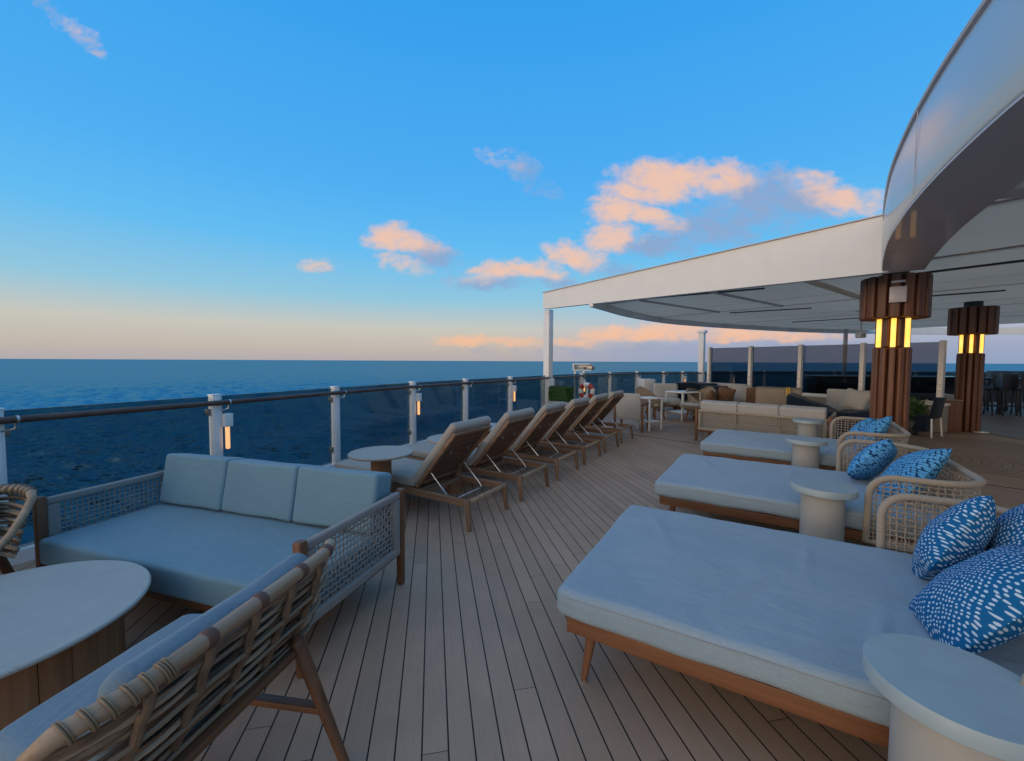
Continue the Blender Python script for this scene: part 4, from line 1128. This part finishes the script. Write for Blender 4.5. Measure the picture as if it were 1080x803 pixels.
# sling chair near last lounger
sc = thing('sling_armchair', 'grey sling armchair with wooden arms beside the small white table', 'armchair', (at(667, 9.2), 9.2, 0), R(150))
mb = MB()
for x in (-.3, .3):
    for y in (-.28, .30): mb.rbox((x, y, .30), (.045, .05, .60), .008, 1)
    mb.rbox((x, .0, .615), (.06, .68, .03), .008, 1)
mb.build('wooden_frame', M['teak_z'], sc)
mb = MB(); mb.bar((0, -.28, .34), (0, .28, .30), .54, .05, .02); mb.build('sling_seat', M['far_cloth'], sc)
mb = MB(); mb.bar((0, .26, .30), (0, .42, .86), .54, .05, .02, up=(0, 1, 0)); mb.build('sling_back', M['far_cloth'], sc)

def wtable(loc, s, rz, lab, h=.74):
    t = thing('white_table', lab, 'table', (*loc, 0), rz, 'small white metal tables by the stern rail')
    mb = MB(); mb.rbox((0, 0, h-.0125), (s, s, .025), .006, 1); mb.build('tabletop', M['white'], t)
    for x in (-1, 1):
        for y in (-1, 1):
            mb = MB(); mb.bar((x*(s/2-.03), y*(s/2-.03), 0), (x*(s/2-.03), y*(s/2-.03), h-.026), .03, .03, .004); mb.build('leg', M['white'], t)
    mb = MB(); mb.rbox((0, 0, .2), (s-.1, s-.1, .02), .004, 1); mb.build('shelf', M['white'], t); return t
wtable((at(686, 9.25), 9.25), .42, R(25), 'smaller white metal table next to the grey sling armchair')
wtable((at(721, 11.0), 11.0), .66, R(20), 'larger white metal table in front of the navy covered furniture', .75)

def bowl(loc, rz, lab):
    t = thing('wicker_bowl_chair', lab, 'chair', (*loc, 0), rz, 'round wicker chairs by the stern rail')
    V = []; F = []; n = 28; mrings = 8
    for i in range(mrings+1):
        f = i/mrings
        for k in range(n):
            a = 2*math.pi*k/n; back_ = max(0, math.sin(a))
            r_ = (.16+.22*f**.7)*(1.0+.1*back_*f); z = .30+.14*f**2 + .44*f**2*back_**1.6
            V.append((r_*math.cos(a), r_*math.sin(a)+.14*f*back_, z))
    for i in range(mrings):
        for k in range(n): F.append((i*n+k, i*n+(k+1) % n, (i+1)*n+(k+1) % n, (i+1)*n+k))
    F.append(tuple(range(n))); mb = MB(); mb.add(V, F, True); mb.tube([V[mrings*n+k] for k in range(n)], .02, 8, closed=True); mb.build('shell', M['wicker'], t)
    mb = MB(); mb.rbox((0, -.02, .42), (.58, .56, .13), .06, 3, (4, 4, 1), puff=.02); mb.build('seat_cushion', M['far_cloth'], t)
    for k in range(4):
        a = R(45+90*k); mb = MB(); mb.bar((.27*math.cos(a), .27*math.sin(a), 0), (.17*math.cos(a), .17*math.sin(a), .33), .04, .04, .006, .055, .055); mb.build('leg', M['teak_z'], t)
    return t
b0 = bowl((at(691, 11.1), 11.1), R(120), 'round wicker chair beyond the smaller white table')
dup(b0, (at(735, 10.5), 10.5, 0), R(-60), 'round wicker chair half hidden by the post of the woven back sofa')

uc = thing('cushioned_armchair', 'light grey cushioned armchair with a tufted back against the stern rail', 'armchair', (at(704, 13.0), 13.0, 0), R(-10))
mb = MB(); mb.rbox((0, .0, .16), (.66, .6, .04), .008, 1)
for x in (-.29, .29):
    for y in (-.26, .26): mb.rbox((x, y, .075), (.05, .05, .15), .006, 1)
mb.build('wooden_base', M['teak'], uc)
mb = MB(); mb.rbox((0, -.03, .29), (.78, .66, .2), .08, 3, (5, 5, 1), puff=.03); mb.build('seat_cushion', M['far_cloth'], uc)
mb = MB(); Mx = Matrix.Translation((0, .26, .60)) @ Matrix.Rotation(R(-14), 4, 'X')
mb.rbox((0, 0, 0), (.78, .2, .5), .09, 4, (10, 1, 7), warp=lambda p: p + Vector((0, .03*max(0, math.cos(p.x*16))*max(0, math.cos(p.z*14+1)), 0)), M=Mx); mb.build('back_cushion', M['far_cloth'], uc)

def cover(loc, s, rz, lab, seed, slope=0.0):
    def wv(p):
        q = Vector((p.x*3+seed, p.y*3, p.z*3)); k = p.z/s[2]
        return Vector((p.x*(1+.05*(1-k)) + .03*noise.noise(q), p.y*(1+.05*(1-k))+.03*noise.noise(q+Vector((4, 4, 4))), max(0.004, p.z*(1-slope*(p.x/s[0]+.5)) + .05*noise.noise(q*1.2)*k)))
    mb = MB(); mb.rbox((0, 0, s[2]/2), s, .07, 3, (12, 8, 6), warp=wv); o = mb.build('furniture_cover', M['navy']); o.location = (*loc, 0); o.rotation_euler = (0, 0, rz)
    return tag(o, lab, 'furniture cover', 'navy furniture covers at the stern')
cover((at(732, 13.6), 13.6), (1.25, .9, .86), R(-15), 'navy cover over furniture beside the second canopy post', 1)
cover((at(754, 13.0), 13.0), (.75, .8, .78), R(-30), 'navy cover right of the second canopy post, behind the wicker lounge', 5)
cover((at(861, 8.6), 8.6), (.95, .85, .90), R(-40), 'navy cover sloping down between the tan cabinet and the timber column', 9, .45)
cover((at(903, 7.9), 7.9), (.85, .6, .58), R(-42), 'low navy cover directly left of the nearer timber column', 13, -.15)

# wicker lounge with pillows behind woven-back sofa
wl = thing('wicker_lounge', 'round backed wicker lounge behind the woven back sofa', 'lounge chair', (at(757, 10.7), 10.7, 0), R(48))
V = []; F = []; n = 30
for i in range(7):
    f = i/6
    for k in range(n):
        a = R(-20+220*k/(n-1)); bk_ = max(0, math.sin(a)); r_ = .62+.12*f
        V.append((r_*1.1*math.cos(a), r_*math.sin(a), .14+f*(.30+.36*bk_**1.3)))
for i in range(6):
    for k in range(n-1): F.append((i*n+k, i*n+k+1, (i+1)*n+k+1, (i+1)*n+k))
mb = MB(); mb.add(V, F, True); mb.add([(p[0]*.95, p[1]*.95, p[2]) for p in V], F, True); mb.tube([(V[6*n+k][0]*.975, V[6*n+k][1]*.975, V[6*n+k][2]) for k in range(n)], .03, 8); mb.build('shell', M['wicker'], wl)
mb = MB(); mb.lathe([(.54, .03), (.58, .05), (.58, .32), (.5, .36)], 30); mb.build('seat', M['navy'], wl)
o = pillow_mesh('pillow', M['brown_pillow'], .44, .2, 21); put_pillow(o, (at(766, 10.5), 10.5, .70), R(-20), R(20), 'brown pillow on the round backed wicker lounge', R(10), 'pillows at the stern seats')
o = pillow_mesh('pillow', M['brown_pillow'], .36, .2, 23); put_pillow(o, (at(750, 10.35), 10.35, .66), R(30), R(25), 'smaller brown pillow at the left end of the wicker lounge', R(20), 'pillows at the stern seats')
# banquettes before the windscreen
def banquette(loc, rz, w_, lab, cushion='far_cloth'):
    t = thing('banquette', lab, 'bench seat', (*loc, 0), rz, 'banquettes along the windscreen')
    mb = MB(); mb.rbox((0, 0, .17), (w_, .7, .33), .02, 2); mb.build('base', M['tan'], t)
    mb = MB(); mb.rbox((0, -.02, .41), (w_-.02, .68, .15), .04, 3, (6, 4, 1), puff=.01); mb.build('seat_cushion', M[cushion], t)
    mb = MB(); mb.rbox((0, .30, .66), (w_-.02, .16, .42), .05, 3, (6, 1, 4)); mb.build('back_cushion', M[cushion], t); return t
P0 = Vector((6.78, 14.0)); P4 = Vector((9.51, 9.03)); wd = (P4-P0).normalized(); wn_ = Vector((-wd.y, wd.x)); wa = math.atan2(wd.y, wd.x)
def wp(k, off): q = P0+(P4-P0)*k/4 - wn_*off; return (q.x, q.y)
bq = banquette(wp(.55, .62), wa, 1.5, 'pale banquette under the left pane of the windscreen')
dup(bq, (*wp(3.1, .62), 0), wa, 'pale banquette under the right panes of the windscreen, left of the nearer timber column')
o = pillow_mesh('pillow', M['far_cloth'], .5, .2, 31); put_pillow(o, (at(785, 11.0), 11.0, .68), R(150), R(20), 'white pillow beside the brown pillow on the wicker lounge', R(8), 'pillows at the stern seats')
q = wp(3.05, .85); o = pillow_mesh('pillow', M['far_cloth'], .5, .2, 35); put_pillow(o, (at(903, 9.3), 9.3, .70), R(120), R(20), 'cream pillow on the banquette right beside the nearer timber column', R(-12), 'pillows at the stern seats')
tb = thing('tan_cabinet', 'plain tan cabinet standing behind the woven back sofa', 'cabinet', (at(822, 9.9), 9.9, 0), R(-36))
mb = MB(); mb.rbox((0, 0, .46), (.92, .5, .92), .012, 2); mb.build('body', M['tan'], tb)
mb = MB(); mb.rbox((0, 0, .928), (.95, .53, .016), .004, 1); mb.build('top', M['tan'], tb)
mb = MB()
Mc = Matrix.Translation((at(832, 9.55), 9.55, 0)) @ Matrix.Rotation(R(-36), 4, 'Z')
for dx, w0 in ((-.02, .0), (.022, .05)):
    mb.tube([Mc @ Vector(p_) for p_ in ((dx, .10, .945), (dx, 0.03, .955), (dx, -.02, .94), (dx+w0*.2, -.03, .80), (dx*.3+.01, -.028, .66))], .014, 8)
tag(mb.build('hanging_strap', M['yellow']), 'bright yellow strap hanging over the edge of the tan cabinet', 'strap')
bc = thing('brown_cube_seat', 'dark brown cube seat between the white pillow and the tan cabinet', 'stool', (at(798, 10.9), 10.9, 0), R(-36))
mb = MB(); mb.rbox((0, 0, .44), (.42, .42, .86), .03, 2); mb.build('body', M['brown_pillow'], bc)
mb = MB(); mb.rbox((0, 0, .015), (.36, .36, .03), .004, 1); mb.build('plinth', M['black'], bc)

# ------------------------------------------------------------------ windscreen
ws = thing('windscreen', 'grey glass windscreen with white posts behind the stern seats', 'windscreen')
mb = MB(); mb.bar((*wp(0, 0), .31), (*wp(4.08, 0), .31), .24, .60, .01, up=(0, 0, 1)); mb.build('low_wall', M['tan'], ws)
mb = MB(); mb.bar((*wp(-.02, 0), .637), (*wp(4.1, 0), .637), .28, .045, .008); mb.build('wall_cap', M['white'], ws)
for k in range(5):
    p = wp(k, 0); mb = MB(); Mx = Matrix.Translation((p[0], p[1], 0)) @ Matrix.Rotation(wa, 4, 'Z')
    mb.rbox((0, 0, 1.36), (.09, .16, 1.38), .01, 2, M=Mx); po = mb.build('post', M['white'], ws)
    for z in (.95, 1.1):
        mb = MB(); mb.rbox((.0, -.088, z), (.05, .02, .04), .005, 1, M=Mx); mb.build('clamp', M['steel'], po)
    if k < 4:
        a = Vector(wp(k+.045, 0)); b2 = Vector(wp(k+.955, 0)); mb = MB(); mb.wall([a, b2], .012, .70, 2.02); gp = mb.build('glass_panel', M['screen'], ws)
        mb = MB(); mb.bar((a.x, a.y, .685), (b2.x, b2.y, .685), .03, .03, .004); mb.build('bottom_channel', M['white'], gp)

# ------------------------------------------------------------------ right side: planters, chair, bar area
nc = thing('navy_side_chair', 'navy side chair with white front legs between the two timber columns', 'chair', (at(975, 8.65), 8.65, 0), R(25))
mb = MB(); mb.rbox((0, 0, .42), (.44, .44, .08), .03, 3, (3, 3, 1)); mb.build('seat', M['navy'], nc)
mb = MB(); mb.bar((0, -.20, .40), (.02, -.26, .84), .44, .05, .02, up=(0, 1, 0)); mb.build('backrest', M['navy'], nc)
mb = MB(); mb.rbox((0, .02, .24), (.36, .30, .26), .03, 2); mb.build('seat_skirt', M['navy'], nc)
for x in (-.2, .2):
    for y in (-.22, .2):
        mb = MB(); mb.bar((x*1.15, y*1.1, 0), (x, y, .40), .026, .034, .005); mb.build('leg', M['white'], nc)
pp = thing('potted_shrub', 'round green shrub in a dark pot right of the nearer timber column', 'potted plant', (at(962, 8.8), 8.8, 0))
mb = MB(); mb.lathe([(.14, 0), (.2, .3), (.19, .32)], 20); mb.build('pot', M['black'], pp)
mb = MB(); leafy(mb, (0, 0, .55), (.28, .28, .26), 1500, .03, rl, False); mb.build('foliage', M['leaf'], pp)
wb = thing('timber_planter', 'low brown timber box left of the farther timber column', 'planter', (at(990, 9.35), 9.35, 0), R(-20))
mb = MB(); mb.rbox((0, 0, .36), (.62, .5, .70), .01, 2); mb.build('box', M['column'], wb)
mb = MB(); mb.rbox((0, 0, .722), (.66, .54, .02), .004, 1); mb.build('rim', M['tan'], wb)
wbn = thing('white_bench', 'low white bench behind the navy side chair', 'bench', (at(975, 10.2), 10.2, 0), R(-15))
mb = MB(); mb.rbox((0, 0, .70), (1.2, .45, .16), .02, 2); mb.build('seat', M['white_rough'], wbn)
mb = MB(); mb.rbox((0, 0, .31), (1.1, .36, .618), .01, 1); mb.build('plinth', M['column'], wbn)
mb = MB(); mb.rbox((0, 0, .02), (.22, .14, .02), .005, 1); o = mb.build('deck_hatch', M['white']); o.location = (at(1038, 9.0), 9.0, 0); tag(o, 'small flat white plate on the deck at the foot of the farther timber column', 'plate')

bc_ = thing('bar_counter', 'long dark bar counter with a pale top edge behind the windscreen', 'bar counter', (at(930, 14.6), 14.6, 0), R(-8))
mb = MB(); mb.rbox((0, 0, .53), (4.6, .6, 1.04), .01, 1); mb.build('body', M['dark_furn'], bc_)
mb = MB(); mb.rbox((0, -.03, 1.07), (4.7, .72, .035), .006, 1); mb.build('top', M['steel'], bc_)
for k in range(3):
    mb = MB(); mb.rbox((-1.5+1.5*k, -.31, .55), (1.3, .02, .8), .005, 1); mb.build('panel', M['dark_furn'], bc_)

def stool(loc, rz, lab):
    t = thing('bar_chair', lab, 'bar chair', (*loc, 0), rz, 'tall dark bar chairs on the right')
    for x in (-1, 1):
        for y in (-1, 1):
            mb = MB(); mb.bar((x*.23, y*.23, 0), (x*.18, y*.18, .76), .03, .03, .004); mb.build('leg', M['black'], t)
    mb = MB(); mb.rbox((0, 0, .79), (.44, .44, .06), .02, 2); mb.build('seat', M['dark_furn'], t)
    mb = MB(); mb.rbox((0, .21, 1.03), (.44, .035, .42), .012, 2); mb.build('backrest', M['dark_furn'], t)
    mb = MB()
    for y in (-.22, .22): mb.bar((-.22, y, .28), (.22, y, .28), .02, .02, .003)
    for x in (-.22, .22): mb.bar((x, -.21, .28), (x, .21, .28), .02, .02, .003)
    mb.build('footrest', M['black'], t); return t
s0 = stool((at(1034, 13.4), 13.4), R(20), 'tall dark bar chair directly right of the farther timber column')
for (x, d, a, lb_) in ((1042, 12.3, 200, 'tall dark bar chair second to the right of the farther timber column'), (1051, 13.6, 25, 'tall dark bar chair behind the left high table'),
                       (1057, 12.1, 185, 'tall dark bar chair in front of the gap between both high tables'), (1066, 13.3, 35, 'tall dark bar chair between both high tables'),
                       (1074, 12.0, 190, 'nearest tall dark bar chair at the right picture edge'), (1078, 13.9, 10, 'farthest tall dark bar chair at the right picture edge')):
    dup(s0, (at(x, d), d, 0), R(a), lb_)
def btable(loc, rz, lab):
    t = thing('bar_table', lab, 'bar table', (*loc, 0), rz, 'high dark bar tables on the right')
    mb = MB(); mb.rbox((0, 0, 1.06), (1.3, .6, .05), .008, 1); mb.build('tabletop', M['dark_furn'], t)
    for x in (-.55, .55):
        for y in (-.22, .22):
            mb = MB(); mb.bar((x, y, 0), (x, y, 1.034), .05, .05, .005); mb.build('leg', M['black'], t)
    return t
t0 = btable((at(1044, 13.0), 13.0), R(-20), 'high dark bar table by the farther timber column')
dup(t0, (at(1074, 12.9), 12.9, 0), R(-20), 'high dark bar table at the right picture edge')
tall = thing('service_station', 'tall dark service cabinet among the bar chairs at the right edge', 'cabinet', (at(1078, 16.6), 16.6, 0), R(-15))
mb = MB(); mb.rbox((0, 0, .62), (1.9, .6, 1.24), .02, 1); mb.build('body', M['dark_furn'], tall)
mb = MB(); mb.rbox((-.45, -.305, 1.0), (.07, .02, .06), .004, 1); mb.rbox((.3, -.305, .9), (.08, .02, .06), .004, 1); mb.build('label_plate', M['steel'], tall)
# spotlight hung from the canopy
sp_ = thing('spotlight', 'small spotlight on a stem hanging under the canopy left of the nearer timber column', 'spotlight', (at(906, 11.0), 11.0, 2.94))
mb = MB(); mb.tube([(0, 0, 0), (0, 0, -.60)], .018, 8); mb.rbox((0, 0, -.01), (.2, .2, .02), .004, 1); mb.build('stem', M['soffit'], sp_)
mb = MB(); mb.rbox((0, .0, -.66), (.2, .16, .13), .03, 2); mb.rbox((0, 0, -.585), (.24, .03, .03), .006, 1); hd = mb.build('head', M['white'], sp_)
mb = MB(); mb.tube([(0, -.092, -.66), (0, -.079, -.66)], .055, 14); mb.build('lens', M['steel'], hd)
